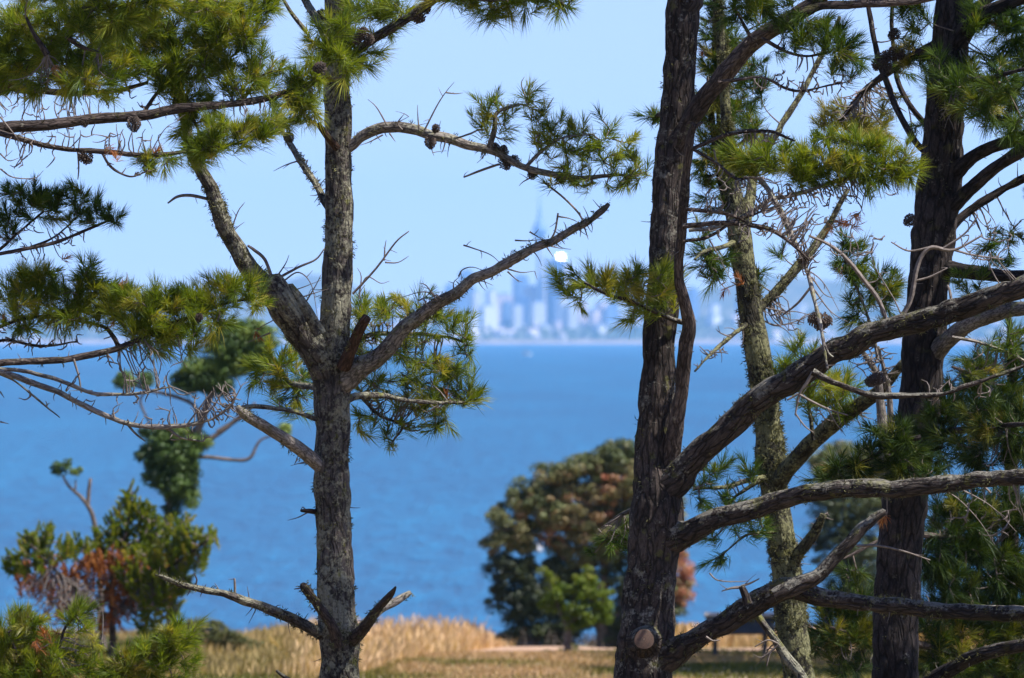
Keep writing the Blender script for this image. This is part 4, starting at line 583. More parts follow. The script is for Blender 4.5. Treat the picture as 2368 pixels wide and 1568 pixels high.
tufts(mb, T, rng.normal(0, .4, (len(T), 3))+np.array([0, 0, .9]), np.full(len(T), 30*px), np.full(len(T), 11*px), 40, 1.*px); mb.build('dead_needles', M['rust'], Fp.tr, Fp.loc)
Jt = Leafy('coastal_tree', 'dark dense coastal tree half hidden between the mossy pine and the thick dark trunk', 'tree', (1960, 1480), 140., None)
Jt.stems([[(1960, 1510, 16), (1958, 1400, 12), (1955, 1250, 8), (1950, 1100, 4)]])
Jt.crown([(1950, 1055, 70, 34, .52), (1900, 1080, 40, 34, .5), (2010, 1070, 50, 40, .5), (1960, 1110, 70, 34, .45), (1900, 1170, 40, 50, .15), (1960, 1180, 70, 50, .3), (2020, 1180, 50, 60, .35), (1910, 1240, 50, 50, .1), (1980, 1260, 60, 50, .4), (2010, 1330, 50, 60, .12), (1930, 1320, 60, 40, .1), (1970, 1400, 70, 40, .1)], 'poh', cr=19, n=110, leaf=3.4, k=480.)

for du, dr, dv in ((0, 106.5, 0), (-20, 110.5, -60), (0, 115., 30), (-30, 120., -30), (-60, 126., 40)):  # unseen trees added past the right edge only to shade the lawn
    Rt = Leafy('added_shade_tree', 'unseen tree added past the right edge to shade the lawn', 'tree', (2660+du, 1560), dr, 'added shade trees past the right edge')
    Rt.stems([[(2660+du, 1600, 40), (2660+du, 1300, 32), (2670+du, 900, 20), (2680+du, 400, 8)]])
    Rt.crown([(u_+du, v_+dv, a_, b_, t_) for u_, v_, a_, b_, t_ in ((2640, 1200, 150, 140, .2), (2590, 1000, 130, 150, .3), (2690, 900, 180, 180, .3), (2620, 650, 170, 180, .4), (2630, 350, 170, 180, .4), (2670, 60, 170, 180, .5), (2690, -200, 150, 150, .5))], 'poh', cr=42, n=100, leaf=13., k=3000., thick=2.6)
# ================================================================== ground, grass, path, shrubs
def ground_mat():
    m, nt, out = new_mat('clifftop_ground'); L = nt.links
    tc = N(nt, 'ShaderNodeTexCoord'); ob = tc.outputs['Object']
    a = noise(nt, ob, .45, 5, .6); b = noise(nt, ob, 6., 5, .65)
    c1 = ramp(nt, b, [(.3, (.085, .085, .028)), (.7, (.17, .145, .06))]); c2 = ramp(nt, b, [(.3, (.17, .125, .06)), (.7, (.30, .21, .12))])
    col = mix(nt, ramp(nt, a, [(.42, (0, 0, 0)), (.6, (1, 1, 1))]), c1, c2)
    p = N(nt, 'ShaderNodeBsdfPrincipled', Roughness=.95); L.new(col, p.inputs['Base Color'])
    bb = N(nt, 'ShaderNodeBump', Strength=.7, Distance=.03); L.new(b, bb.inputs['Height']); L.new(bb.outputs[0], p.inputs['Normal']); L.new(p.outputs[0], out.inputs[0]); return m
def sheet(xs, ys, f, name, mat):
    X, Y = np.meshgrid(xs, ys); Z = f(X, Y); V = np.stack([X, Y, Z], -1).reshape(-1, 3); nx = len(xs)
    i = (np.arange(len(ys)-1)[:, None]*nx+np.arange(nx-1)[None]).ravel(); mb = MB(); mb.add(V, np.stack([i, i+1, i+nx+1, i+nx], -1)); return mb.build(name, mat)
g = sheet(np.concatenate([np.linspace(-150, -20, 24), np.linspace(-19.5, 19.5, 120), np.linspace(20, 150, 24)]), np.concatenate([np.linspace(-30, 60, 50), np.linspace(61, 150, 130), np.linspace(152, 400, 50)]), gz, 'ground', ground_mat()); tag(g, kind='structure')
mp_ = plain_mat('bare_earth_path', (.27, .165, .11), (.42, .28, .19), 2.5, .95, .02)
xs = np.linspace(-14, 14, 120); mb = MB(); rows = np.linspace(0, 1, 7)
yc = 131.6+.6*np.sin(xs*.5)+.05*xs; V = np.stack([np.stack([xs, yc+(r-.5)*(4.6+1.2*np.sin(xs*1.3+r*2)), 0*xs], -1) for r in rows]); V[..., 2] = gz(V[..., 0], V[..., 1])+.012
i = (np.arange(6)[:, None]*120+np.arange(119)[None]).ravel(); mb.add(V.reshape(-1, 3), np.stack([i, i+1, i+121, i+120], -1)); tag(mb.build('path', mp_), kind='structure')
M['grass'] = leaf_mat('dry_tall_grass', [(0, (.13, .14, .04)), (.4, (.34, .25, .115)), (1., (.60, .41, .24))], .3, .7, .15)
M['lawn'] = leaf_mat('mown_grass', [(0, (.10, .105, .022)), (.45, (.20, .165, .055)), (1., (.42, .27, .155))], .3, .7, .15)
def blades(name, mat, x, y, h, w, tint, lean=.3, heads=0.):
    n = len(x); mb = MB(); z = gz(x, y); p = np.stack([x, y, z], -1); a = rng.random(n)*2*np.pi; d = np.stack([np.cos(a), np.sin(a), 0*a], -1)
    l = rng.normal(0, lean, (n, 1))*d+np.array([lean*.4, 0, 0]); b = np.stack([-np.sin(a), np.cos(a), 0*a], -1)*w; up = np.array([0, 0, 1.]); h = h[:, None]
    p1 = p+up*h*.55+l*h*.25; p2 = p+up*h+l*h
    V = np.stack([p-b, p+b, p1+b*.8, p1-b*.8, p2], 1).reshape(-1, 3); k = np.arange(n)*5
    mb.add(V, np.stack([k, k+1, k+2, k+3], -1), np.stack([k+3, k+2, k+4], -1), None, np.repeat(tint, 5))
    s = np.where(rng.random(n) < heads)[0]
    if len(s):
        q = p2[s]; o = norm(l[s]+up*1.2)*.10; bw = b[s]*2.6; V = np.stack([q-o*.6, q+bw, q+o, q-bw], 1).reshape(-1, 3); k = np.arange(len(s))*4
        mb.add(V, np.stack([k, k+1, k+2, k+3], -1), None, None, np.repeat(np.clip(tint[s]+.3, 0, 1), 4))
    return tag(mb.build(name, M[mat]), kind='stuff')
n = 230000; y = 103+41*rng.random(n)**.8; u = -60+1270*rng.random(n); x = (u-CX)/F*y
edge = np.interp(u, [760, 840, 900, 1000, 1165], [103, 107, 117, 126, 134])
k = (y > edge+rng.normal(0, .8, n)) & (u < 1165+10*rng.normal(size=n)); x, y, u = x[k], y[k], u[k]
pat = fbm(np.stack([x*.7, y*.25, 0*x], -1), 3)
olive = np.clip((800-u)/300, 0, .6)
blades('tall_dry_grass', 'grass', x, y, np.clip((u-420)/260, .5, 1)*np.clip((1190-u)/130, .3, 1)*(.05+.12*rng.random(len(x))+.42*rng.random(len(x))**7)*.9*(.25+1.7*np.clip(pat-.12, 0, 1)), .005, np.clip(.95-olive*1.5+(pat-.45)*1.8+rng.normal(0, .09, len(x)), 0, 1), .5, .5)['label'] = 'pale straw-coloured tall grass along the cliff edge'
n = 15000; y = 136+8*rng.random(n); u = 1540+900*rng.random(n); x = (u-CX)/F*y; pat = fbm(np.stack([x*.7, y*.25, 0*x], -1), 3)
blades('tall_dry_grass', 'grass', x, y, (.12+.2*rng.random(n))*(.5+.9*pat), .011, np.clip(.8+(pat-.45)+rng.normal(0, .12, n), 0, 1), .28, .2)['label'] = 'dry grass behind the dark board, on the right'
n = 120000; y = 50+78*rng.random(n)**.6; u = -300+3100*rng.random(n); x = (u-CX)/F*y; pat = fbm(np.stack([x*.5, y*.12, 0*x+5], -1), 3)
blades('lawn_grass', 'lawn', x, y, .03+.05*rng.random(n), .009, np.clip((pat-.42)*6+.24+rng.normal(0, .15, n), 0, 1), .5)['label'] = 'short patchy green and brown mown grass'

def shrub(name, label, ells, d, mat, cat='shrub', leaf=3., cr=12, n=80, k=260., group=None):
    t = Leafy(name, label, cat, (ells[0][0], 1500), d, group); c = t.crown(ells, mat, cr=cr, n=n, leaf=leaf, k=k); c.name = 'foliage'
    b = W(ells[0][0], 0, d); zb = H-(t.loc[2]); v0 = CY+(H-t.loc[2])*F/d
    t.stems([[(ells[0][0]+o*.2, v0+4, 3), (ells[0][0]+o, (v0+ells[0][1])/2, 2.4), (ells[0][0]+o*1.6, ells[0][1], 1.4)] for o in (-14, 0, 14)], 'stems'); return t
shrub('olive_shrub', 'soft olive green shrub on the cliff edge left of the lichened trunk', [(470, 1448, 40, 18, .55), (430, 1462, 40, 24, .4), (510, 1468, 50, 26, .5), (480, 1495, 70, 24, .45), (560, 1490, 44, 24, .55), (450, 1520, 60, 24, .5)], 118., 'olive')
shrub('olive_shrub', 'low dull green shrub below the rust-brown pine', [(395, 1462, 40, 20, .3), (350, 1475, 40, 24, .4), (410, 1490, 40, 20, .5), (370, 1510, 60, 24, .5)], 114., 'olive')
shrub('olive_shrub', 'pale olive shrub behind the bright young pine in the corner', [(330, 1500, 60, 24, .6), (260, 1490, 50, 26, .5), (290, 1530, 70, 24, .6), (200, 1500, 50, 30, .5), (120, 1500, 60, 36, .45), (40, 1490, 60, 40, .45)], 110., 'olive')
def brush(name, label, u0, u1, v, h, d, n):
    t = Tree(name, label, 'shrub', ((u0+u1)/2, 1500), d); mb = MB(); px = d/F; x = W(u0+(u1-u0)*rng.random(n), 0*np.zeros(n), d+rng.normal(0, .8, n)); x[:, 2] = gz(x[:, 0], x[:, 1])
    top = x+np.stack([rng.normal(0, 14*px, n), rng.normal(0, 14*px, n), h*px*(.5+.5*rng.random(n))*(1-.6*np.abs((x[:, 0]-x[:, 0].mean())/max(np.ptp(x[:, 0])/2, .01))**3)], -1); s = np.linspace(0, 1, 5)[None, :, None]
    many_tubes(mb, x[:, None]+(top-x)[:, None]*s+rng.normal(0, 6*px, (n, 1, 3))*s*(1-s)*2, np.full(n, 1.*px), np.full(n, .4*px), 3); mb.build('stems', M['twig'], t.root, t.loc)
    mb = MB(); c = top[rng.integers(0, n, n*5)]; c = c+(x[0, 2]-c[:, 2])[:, None]*np.array([0, 0, 1.])*rng.random((n*5, 1))*.5+rng.normal(0, 5*px, (n*5, 3)); s1 = norm(rng.normal(size=c.shape))*3.2*px; s2 = norm(np.cross(s1, rng.normal(size=c.shape)))*1.5*px
    V = np.stack([c-s1, c+s2, c+s1, c-s2], 1).reshape(-1, 3); i = np.arange(len(c))*4; mb.add(V, np.stack([i, i+1, i+2, i+3], -1), None, None, np.repeat(rng.random(len(c)), 4)); mb.build('foliage', M['brush'], t.root, t.loc)
brush('dry_brush', 'wispy dark dry brush standing in the tall grass before the sea', 1010, 1150, 1480, 56, 139., 130)
brush('low_dark_shrub', 'low dark shrub at the foot of the round coastal tree', 1168, 1330, 1500, 50, 137., 420)
brush('low_dark_shrub', 'low dark shrub between the lime-green tree and the large forked pine', 1360, 1450, 1500, 34, 138., 160)
shrub('weed_clump', 'small grey-green weed clump on the path near the lime-green tree', [(1322, 1500, 18, 12, .7), (1300, 1508, 14, 8, .5)], 129.5, 'olive', 'plant', cr=6, n=50, k=90.)
shrub('weed_clump', 'dark low weed mound left of the grey-green clump on the lawn edge', [(1262, 1512, 18, 8, .1), (1240, 1515, 14, 6, .2)], 127.5, 'olive', 'plant', cr=6, n=50, k=80.)

# dark board on two posts
M['dwood'] = plain_mat('dark_stained_timber', (.03, .035, .042), (.07, .07, .07), 9., .7, .004)
M['gcap'] = plain_mat('weathered_grey_cap', (.42, .43, .45), (.58, .58, .6), 8., .7)
d = 124.; px = d/F; c = W(1707, 1500, d); zg = float(gz(c[0], c[1])); zv = lambda v: H+(CY-v)/F*d
bt = thing('notice_board', (c[0], c[1], zg), 'dark timber notice board with a pale top edge standing on two posts', 'notice board')
def box(mb, c, s, rx=0.):
    o = np.array([(a, b, e) for a in (-.5, .5) for b in (-.5, .5) for e in (-.5, .5)])*np.array(s); cr, sr = math.cos(rx), math.sin(rx)
    o = np.stack([o[:, 0], o[:, 1]*cr-o[:, 2]*sr, o[:, 1]*sr+o[:, 2]*cr], -1); mb.add(o+np.array(c), np.array([(0, 1, 3, 2), (4, 6, 7, 5), (0, 4, 5, 1), (2, 3, 7, 6), (0, 2, 6, 4), (1, 5, 7, 3)]))
for u in (1653, 1768):
    mb = MB(); x = W(u, 0, d)[0]; z0 = float(gz(x, d))-.05; box(mb, (x, d, (z0+zv(1440))/2), (11*px, 11*px, zv(1440)-z0)); mb.build('post', M['dwood'], bt, bt.location, False)
mb = MB(); box(mb, (W(1712, 0, d)[0], d-.06, zv(1447)), (160*px, .05, 40*px), -.5); mb.build('panel', M['dwood'], bt, bt.location, False)
mb = MB(); box(mb, (W(1712, 0, d)[0], d+.05, zv(1422)), (168*px, .34, 8*px), -.12); mb.build('cap', M['gcap'], bt, bt.location, False)

# ================================================================== sea, buoy, boat
def sea_mat():
    m, nt, out = new_mat('sea_water'); L = nt.links
    tc = N(nt, 'ShaderNodeTexCoord'); ob = tc.outputs['Object']
    mp = N(nt, 'ShaderNodeMapping'); mp.inputs['Scale'].default_value = (.9, .11, 1); L.new(ob, mp.inputs[0])
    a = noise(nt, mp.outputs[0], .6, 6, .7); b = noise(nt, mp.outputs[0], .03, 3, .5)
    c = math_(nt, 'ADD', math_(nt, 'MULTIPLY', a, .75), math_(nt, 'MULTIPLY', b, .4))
    col = ramp(nt, c, [(.40, (.000, .052, .14)), (.58, (.000, .103, .235)), (.74, (.001, .16, .33))])  # mottled colour stands in for sky reflections varying over the wave slopes
    p = N(nt, 'ShaderNodeBsdfPrincipled', Roughness=.3, IOR=1.33); p.inputs['Specular IOR Level'].default_value = .17; L.new(col, p.inputs['Base Color'])
    bb = N(nt, 'ShaderNodeBump', Strength=1., Distance=2.6); L.new(a, bb.inputs['Height']); L.new(bb.outputs[0], p.inputs['Normal']); L.new(p.outputs[0], out.inputs[0]); return m
ys = np.concatenate([np.linspace(150, 1000, 12), np.geomspace(1200, 25000, 14)])
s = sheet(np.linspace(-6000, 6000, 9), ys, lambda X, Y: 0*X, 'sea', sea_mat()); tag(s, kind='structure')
M['white'] = plain_mat('white_paint', (.32, .32, .32), (.4, .4, .4), 5., .4)
M['hull'] = plain_mat('white_hull', (.74, .76, .78), (.82, .82, .82), .5, .35)
yb = 10.9*F/(1278-CY); bx = W(1243, 0, yb)[0]
bu = thing('mooring_buoy', (bx, yb, 0), 'white buoy on the water glimpsed through a gap in the round coastal tree', 'buoy')
mb = MB(); t = np.linspace(0, 1, 12); tube(mb, np.stack([0*t+bx, 0*t+yb, -.1+t*.5], -1), .24*np.sin(np.pi*np.clip(t*.92+.05, 0, 1))**.6, 16); mb.build('float', M['white'], bu, bu.location)
mb = MB(); t = np.linspace(0, 1, 5); tube(mb, np.stack([0*t+bx, 0*t+yb, .38+t*.45], -1), np.full(5, .03), 8); mb.build('pole', M['white'], bu, bu.location)
yb = 10.9*F/(822-CY); bx = W(1217, 0, yb)[0]
bo = thing('motor_boat', (bx, yb, 0), 'tiny white motor boat on the water below the far tall tower', 'boat')
mb = MB(); t = np.linspace(0, 1, 14); hw = 1.2*np.sqrt(np.clip(1-t**3, 0.02, 1)); L_ = 6.5
V = np.concatenate([np.stack([bx-L_/2+t*L_, yb-hw, 1.1+.5*t*t], -1), np.stack([bx-L_/2+t*L_, yb-hw*.6, 0*t-.3], -1), np.stack([bx-L_/2+t*L_, yb+hw*.6, 0*t-.3], -1), np.stack([bx-L_/2+t*L_, yb+hw, 1.1+.5*t*t], -1)])
i = np.arange(13); q = np.concatenate([np.stack([i+a*14, i+1+a*14, i+1+b*14, i+b*14], -1) for a, b in ((0, 1), (1, 2), (2, 3), (3, 0))]); mb.add(V, np.vstack([q, [[0, 14, 28, 42]]])); mb.build('hull', M['hull'], bo, bo.location, False)
mb = MB(); box(mb, (bx-.4, yb, 1.9), (2.6, 1.7, 1.5)); box(mb, (bx-.4, yb, 2.72), (3., 1.9, .12)); mb.build('cabin', M['white'], bo, bo.location, False)

# ================================================================== far shore and city, 20 km off (1 px is about 1 m there)
DC = 20000.
def far_mat():
    m, nt, out = new_mat('far_wooded_land'); L = nt.links; tc = N(nt, 'ShaderNodeTexCoord'); ob = tc.outputs['Object']
    a = noise(nt, ob, .018, 5, .65); col = ramp(nt, a, [(.35, (.035, .06, .035)), (.55, (.09, .10, .06)), (.72, (.28, .25, .21))])
    p = N(nt, 'ShaderNodeBsdfPrincipled', Roughness=.9); L.new(col, p.inputs['Base Color']); L.new(p.outputs[0], out.inputs[0]); return m
def land(X, Y):
    t = np.clip((Y-DC)/260, 0, 1); hill = 18+36*fbm(np.stack([X*.0035, Y*.003, 0*X], -1), 3)
    right = np.clip((X-330)/250, 0, 1)*52; back = np.clip((Y-DC-350)/900, 0, 1)*(40+60*fbm(np.stack([X*.0016+4, Y*.001, 0*X+2], -1), 3)+60*np.exp(-((X+480)/120)**2)+right*.7-70*np.exp(-((X-60)/300)**2))
    return -2+8*np.clip((Y-DC)/14, 0, 1)+t*(hill+right*.35)+back*np.clip(1-np.abs(X)/9000, 0, 1)
s = sheet(np.linspace(-4000, 4000, 260), np.concatenate([np.linspace(DC-30, DC+400, 44), np.linspace(DC+440, DC+2500, 26)]), land, 'far_hills', far_mat()); tag(s, kind='structure')
mbch = plain_mat('pale_cliff_and_beach', (.20, .16, .14), (.34, .28, .25), .03, .9)
xs = np.linspace(-4000, 4000, 400); mb = MB(); hh = 6+7*fbm(np.stack([xs*.01, 0*xs, 0*xs], -1), 3); V = np.concatenate([np.stack([xs, 0*xs+DC-40, 0*xs+.02], -1), np.stack([xs, 0*xs+DC-18, 1.5+0*xs], -1), np.stack([xs, 0*xs+DC-8, hh], -1), np.stack([xs, DC+6+0*xs, hh-1], -1)]); i = np.arange(399)
mb.add(V, np.concatenate([np.stack([i+a*400, i+1+a*400, i+401+a*400, i+400+a*400], -1) for a in range(3)])); tag(mb.build('beach', mbch), kind='structure')
cm = {}
def wallm(c):
    if c not in cm:
        m, nt, out = new_mat('tower_facade'); L = nt.links; tc = N(nt, 'ShaderNodeTexCoord'); br = N(nt, 'ShaderNodeTexBrick', Scale=1.); 
        mp = N(nt, 'ShaderNodeMapping'); mp.inputs['Scale'].default_value = (.16, .16, .16); mp.inputs['Rotation'].default_value = (math.radians(90), 0, 0); L.new(tc.outputs['Object'], mp.inputs[0]); L.new(mp.outputs[0], br.inputs[0])
        br.inputs['Color1'].default_value = (*c, 1); br.inputs['Color2'].default_value = (*[k*.8 for k in c], 1); br.inputs['Mortar'].default_value = (*[k*.5 for k in c], 1)
        p = N(nt, 'ShaderNodeBsdfPrincipled', Roughness=.5); L.new(br.outputs[0], p.inputs['Base Color']); L.new(p.outputs[0], out.inputs[0]); cm[c] = m
    return cm[c]
DK, MD, PL, WH, PK = (.05, .12, .30), (.15, .26, .47), (.60, .62, .66), (.85, .85, .85), (.72, .60, .60)  # blue in DK and MD stands in for sky reflected by glass
def tower(u0, u1, vt, label, col, dd=0., depth=30., rot=.45, tiers=1, name='tower_block', crown=None, group=None):
    d = DC+300+dd; k = d/F; x = ((u0+u1)/2-CX)*k; w = (u1-u0)*k*.82; top = H+(CY-vt)*k; zb = float(land(np.array(x), np.array(d)))-6
    t = thing(name, (x, d, zb), label, 'building', group); c, s_ = math.cos(rot), math.sin(rot)
    def blk(nm, w, dp, z0, z1, m):
        mb = MB(); box(mb, (0, 0, (z0+z1)/2), (w, dp, z1-z0)); o = mb.build(nm, m, t, None, False); o.rotation_euler = (0, 0, rot); return o
    hgt = top-zb
    if tiers == 1: blk('wall', w, depth, 0, hgt, wallm(col))
    else:
        z = 0
        for q in range(tiers): z1 = hgt*(q+1)/tiers if q < tiers-1 else hgt; blk('wall', w*(1-.16*q), depth*(1-.16*q), z, z1-.2, wallm(col)); z = z1
    blk('roof', w*.55*(1-.1*tiers), depth*.5, hgt, hgt+5, wallm(MD)); blk('entrance_podium', w*1.25, depth*1.2, 0, 12., wallm(PL)); return t
tower(1266, 1292, 604, 'tall dark glass tower beside the spire, its top carrying the bright sun glint', DK, 0, 34)  # with the next block: shaded and sunlit faces of one tower, by colour
tower(1290, 1314, 612, 'sunlit face of the tall tower, painted pale, right of its dark side', PL, 40, 30, .7)
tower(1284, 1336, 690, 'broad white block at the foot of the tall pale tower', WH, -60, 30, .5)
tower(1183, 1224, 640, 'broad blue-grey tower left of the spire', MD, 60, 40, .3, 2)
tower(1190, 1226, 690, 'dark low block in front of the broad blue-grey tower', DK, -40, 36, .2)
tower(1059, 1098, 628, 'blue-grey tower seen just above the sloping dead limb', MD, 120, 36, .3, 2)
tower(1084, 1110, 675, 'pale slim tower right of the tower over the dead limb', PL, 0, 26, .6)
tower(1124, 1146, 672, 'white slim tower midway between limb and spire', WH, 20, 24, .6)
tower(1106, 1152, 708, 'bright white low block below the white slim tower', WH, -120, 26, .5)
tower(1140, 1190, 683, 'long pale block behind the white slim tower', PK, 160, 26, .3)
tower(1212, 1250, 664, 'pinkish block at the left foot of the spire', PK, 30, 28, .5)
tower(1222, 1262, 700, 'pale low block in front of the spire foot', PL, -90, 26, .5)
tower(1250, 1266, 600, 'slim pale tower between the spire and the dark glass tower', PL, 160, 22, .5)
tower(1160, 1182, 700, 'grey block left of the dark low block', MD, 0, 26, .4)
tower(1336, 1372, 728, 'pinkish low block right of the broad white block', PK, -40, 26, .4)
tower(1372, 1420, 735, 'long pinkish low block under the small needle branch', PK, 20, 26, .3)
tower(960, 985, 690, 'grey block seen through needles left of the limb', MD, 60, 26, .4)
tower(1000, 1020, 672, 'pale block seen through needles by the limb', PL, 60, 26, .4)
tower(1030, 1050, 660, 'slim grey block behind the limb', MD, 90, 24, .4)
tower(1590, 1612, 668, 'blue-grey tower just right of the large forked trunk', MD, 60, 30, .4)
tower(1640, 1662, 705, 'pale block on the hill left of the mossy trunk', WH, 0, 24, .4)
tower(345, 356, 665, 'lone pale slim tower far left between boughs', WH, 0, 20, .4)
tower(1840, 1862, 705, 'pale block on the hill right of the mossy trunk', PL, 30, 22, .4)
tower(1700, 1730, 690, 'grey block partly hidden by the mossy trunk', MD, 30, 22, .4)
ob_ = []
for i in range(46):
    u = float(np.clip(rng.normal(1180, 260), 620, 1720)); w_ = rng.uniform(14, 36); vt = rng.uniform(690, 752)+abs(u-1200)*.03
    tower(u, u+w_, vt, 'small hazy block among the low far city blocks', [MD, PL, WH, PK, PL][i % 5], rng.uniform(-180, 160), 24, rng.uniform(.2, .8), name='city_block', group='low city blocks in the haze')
# sun glint: sloping glass roof of the dark tower, turned between sun and viewer
SUN_EL, SUN_AZ = math.radians(56), math.radians(107)       # azimuth from +Y towards +X
sd = np.array([math.sin(SUN_AZ)*math.cos(SUN_EL), math.cos(SUN_AZ)*math.cos(SUN_EL), math.sin(SUN_EL)])
d = DC+290; pg = W(1297, 594, d); hn = norm(sd+norm(np.array([0, 0, H])-pg)); s1 = norm(np.cross(hn, [0, 0, 1.])); s2 = np.cross(hn, s1)
gl = thing('glass_penthouse', (pg[0], d, pg[2]-14), 'sloping glass roof flashing white in the sun on top of the tall tower', 'roof structure')
m, nt, out = new_mat('sunlit_glass_roof'); p = N(nt, 'ShaderNodeBsdfPrincipled', Metallic=1., Roughness=.42); p.inputs['Base Color'].default_value = (.8, .82, .85, 1); nt.links.new(p.outputs[0], out.inputs[0])
mb = MB(); o = np.array([(-8, -6, 0), (8, -6, 0), (8, 6, 0), (-8, 6, 0)]); T1 = pg+s1*o[:, :1]+s2*o[:, 1:2]; mb.add(np.vstack([T1, T1-hn*1.5]), [(0, 1, 2, 3), (7, 6, 5, 4), (0, 4, 5, 1), (1, 5, 6, 2), (2, 6, 7, 3), (3, 7, 4, 0)]); mb.build('glass_roof', m, gl, gl.location, False)
mb = MB(); box(mb, (pg[0], d+8, pg[2]-13), (20, 12, 12)); mb.build('wall', wallm(MD), gl, gl.location, False)
# the spire tower
d = DC+300; k = d/F; x = (1247-CX)*k; zb = float(land(np.array(x), np.array(d)))-4; zz = lambda v: H+(CY-v)*k
st = thing('observation_tower', (x, d, zb), 'very tall slender observation tower with a pod and needle mast, highest in the city', 'tower')
def lathe(nm, prof, m, seg=20):
    mb = MB(); P = np.array([(x, d, z) for z, r in prof]); R = np.array([r for z, r in prof]); a = np.linspace(0, 2*np.pi, seg+1); V = P[:, None]+R[:, None, None]*np.stack([np.cos(a), np.sin(a), 0*a], -1)[None]
    i = (np.arange(len(P)-1)[:, None]*(seg+1)+np.arange(seg)[None]).ravel(); mb.add(V.reshape(-1, 3), np.stack([i, i+1, i+seg+2, i+seg+1], -1)); return mb.build(nm, m, st, st.location)
lathe('shaft', [(zb, 12), (zb+30, 8), (zz(700), 6.5), (zz(556), 6), (zz(552), 6)], wallm(PL))
lathe('pod', [(zz(556), 6.2), (zz(548), 13), (zz(538), 17), (zz(530), 17), (zz(524), 13), (zz(514), 9), (zz(506), 6), (zz(505.9), .1)], wallm(MD))
lathe('mast', [(zz(507), 4.5), (zz(480), 3.4), (zz(479), 2.4), (zz(460), 1.8), (zz(459), 1.), (zz(442), .5)], wallm(MD))
hp = thing('hillside_house', (0, DC+60, 10), 'tiny pale house on the hazy far shore', 'house', 'houses on the far shore')
hw_, hr_ = MB(), MB(); box(hw_, (0, 0, 3.5), (12, 9, 9)); w0 = hw_.build('wall', wallm(WH), hp, None, False)
hr_.add([(-6.6, -5.2, 8), (6.6, -5.2, 8), (6.6, 5.2, 8), (-6.6, 5.2, 8), (-6.6, 0, 11.5), (6.6, 0, 11.5)], [(0, 1, 5, 4), (2, 3, 4, 5), (3, 2, 1, 0)], [(0, 4, 3), (1, 2, 5)]); r0 = hr_.build('roof', wallm(PK), hp, None, False)
for i in range(90):
    u = rng.uniform(-60, 2420); dd = DC+20+rng.random()**1.4*330; xx = (u-CX)/F*dd
    o = hp if i == 0 else hp.copy()
    if i:
        C.objects.link(o)
        for ch in (w0, r0): q = ch.copy(); q.parent = o; C.objects.link(q)
    z = float(land(np.array(xx), np.array(dd))); o.location = (xx, dd, z); o.rotation_euler = (0, 0, rng.uniform(-.8, .8)); o.scale = [float(rng.uniform(.7, 1.7))]*3
mb = MB(); n = 2600; X = rng.uniform(-1600, 1600, n); Y = DC+15+rng.random(n)*420; Z = land(X, Y); r = rng.uniform(3, 9, n)
for j in range(6):
    q = norm(rng.normal(size=(n, 3)))*r[:, None]*np.array([1, 1, .8]); c = np.stack([X, Y, Z+r*.6], -1)+q*.5; s1 = norm(np.cross(q, rng.normal(size=(n, 3))))*r[:, None]*.8; s2 = norm(np.cross(q, s1))*r[:, None]*.8
    V = np.stack([c-s1, c-s2, c+s1, c+s2], 1).reshape(-1, 3); i = np.arange(n)*4; mb.add(V, np.stack([i, i+1, i+2, i+3], -1), None, None, np.repeat(rng.random(n), 4))
tag(mb.build('far_trees', M['pohG']), 'hazy far-off trees covering the shore below the city', None, None, 'stuff')

# ================================================================== haze
mb = MB(); box(mb, (0, 11000, 195), (13000, 23400, 440)); hz = mb.build('haze', M['white'], None, None, False); hz.data.materials.clear()
m, nt, out = new_mat('sea_haze'); v = N(nt, 'ShaderNodeVolumePrincipled'); v.inputs['Color'].default_value = (.30, .60, 1., 1); v.inputs['Density'].default_value = 3.6e-5; v.inputs['Anisotropy'].default_value = 0.
nt.links.new(v.outputs[0], out.inputs['Volume']); hz.data.materials.append(m); tag(hz, 'thin blue sea haze', None, None, 'stuff')

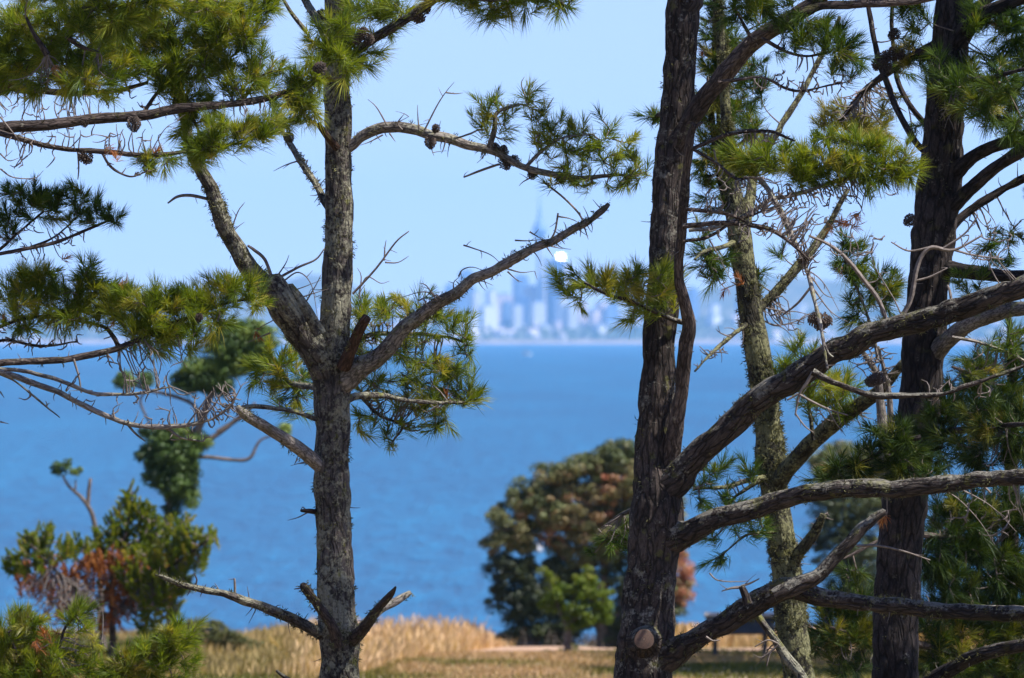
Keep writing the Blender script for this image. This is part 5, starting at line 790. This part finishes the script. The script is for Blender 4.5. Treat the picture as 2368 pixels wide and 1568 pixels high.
# ================================================================== sky, sun, camera
w = bpy.data.worlds.new('World'); sc.world = w; w.use_nodes = True; nt = w.node_tree; nt.nodes.clear()
sky = nt.nodes.new('ShaderNodeTexSky'); sky.sky_type = 'NISHITA'; sky.sun_disc = False; sky.sun_elevation = SUN_EL; sky.sun_rotation = SUN_AZ; sky.air_density = 1.; sky.dust_density = .3; sky.ozone_density = 2.
tc = nt.nodes.new('ShaderNodeTexCoord'); mp = nt.nodes.new('ShaderNodeMapping'); mp.inputs['Location'].default_value = (0, 0, .06); nt.links.new(tc.outputs['Generated'], mp.inputs[0]); nt.links.new(mp.outputs[0], sky.inputs[0])
bg = nt.nodes.new('ShaderNodeBackground'); bg.inputs[1].default_value = .085; wo = nt.nodes.new('ShaderNodeOutputWorld')
tint = mix(nt, 1., sky.outputs[0], (.93, .90, 1.16), 'MULTIPLY'); nt.links.new(tint, bg.inputs[0]); nt.links.new(bg.outputs[0], wo.inputs[0])
sl = bpy.data.lights.new('sun', 'SUN'); sl.energy = 5.; sl.angle = math.radians(.5); sl.color = (1., .95, .86); so = bpy.data.objects.new('sun', sl); C.objects.link(so)
from mathutils import Vector
so.rotation_euler = Vector(tuple(sd)).to_track_quat('Z', 'Y').to_euler(); so.location = (0, 0, 60)
cam = bpy.data.cameras.new('camera'); co = bpy.data.objects.new('camera', cam); C.objects.link(co); co.location = (0, 0, H); co.rotation_euler = (math.radians(90), 0, 0)
cam.sensor_width = 36.; cam.lens = 36*F/2367.; cam.clip_start = .5; cam.clip_end = 60000
cam.dof.use_dof = True; cam.dof.focus_distance = 54.5; cam.dof.aperture_fstop = 6.4
sc.camera = co
vs = sc.view_settings; vs.view_transform = 'Standard'; vs.look = 'None'; vs.exposure = .98; vs.gamma = 1.; vs.use_curve_mapping = False
cy = sc.cycles; cy.use_denoising = True; cy.max_bounces = 6; cy.diffuse_bounces = 3; cy.transmission_bounces = 4; cy.volume_bounces = 1; cy.transparent_max_bounces = 4; cy.sample_clamp_indirect = 4.
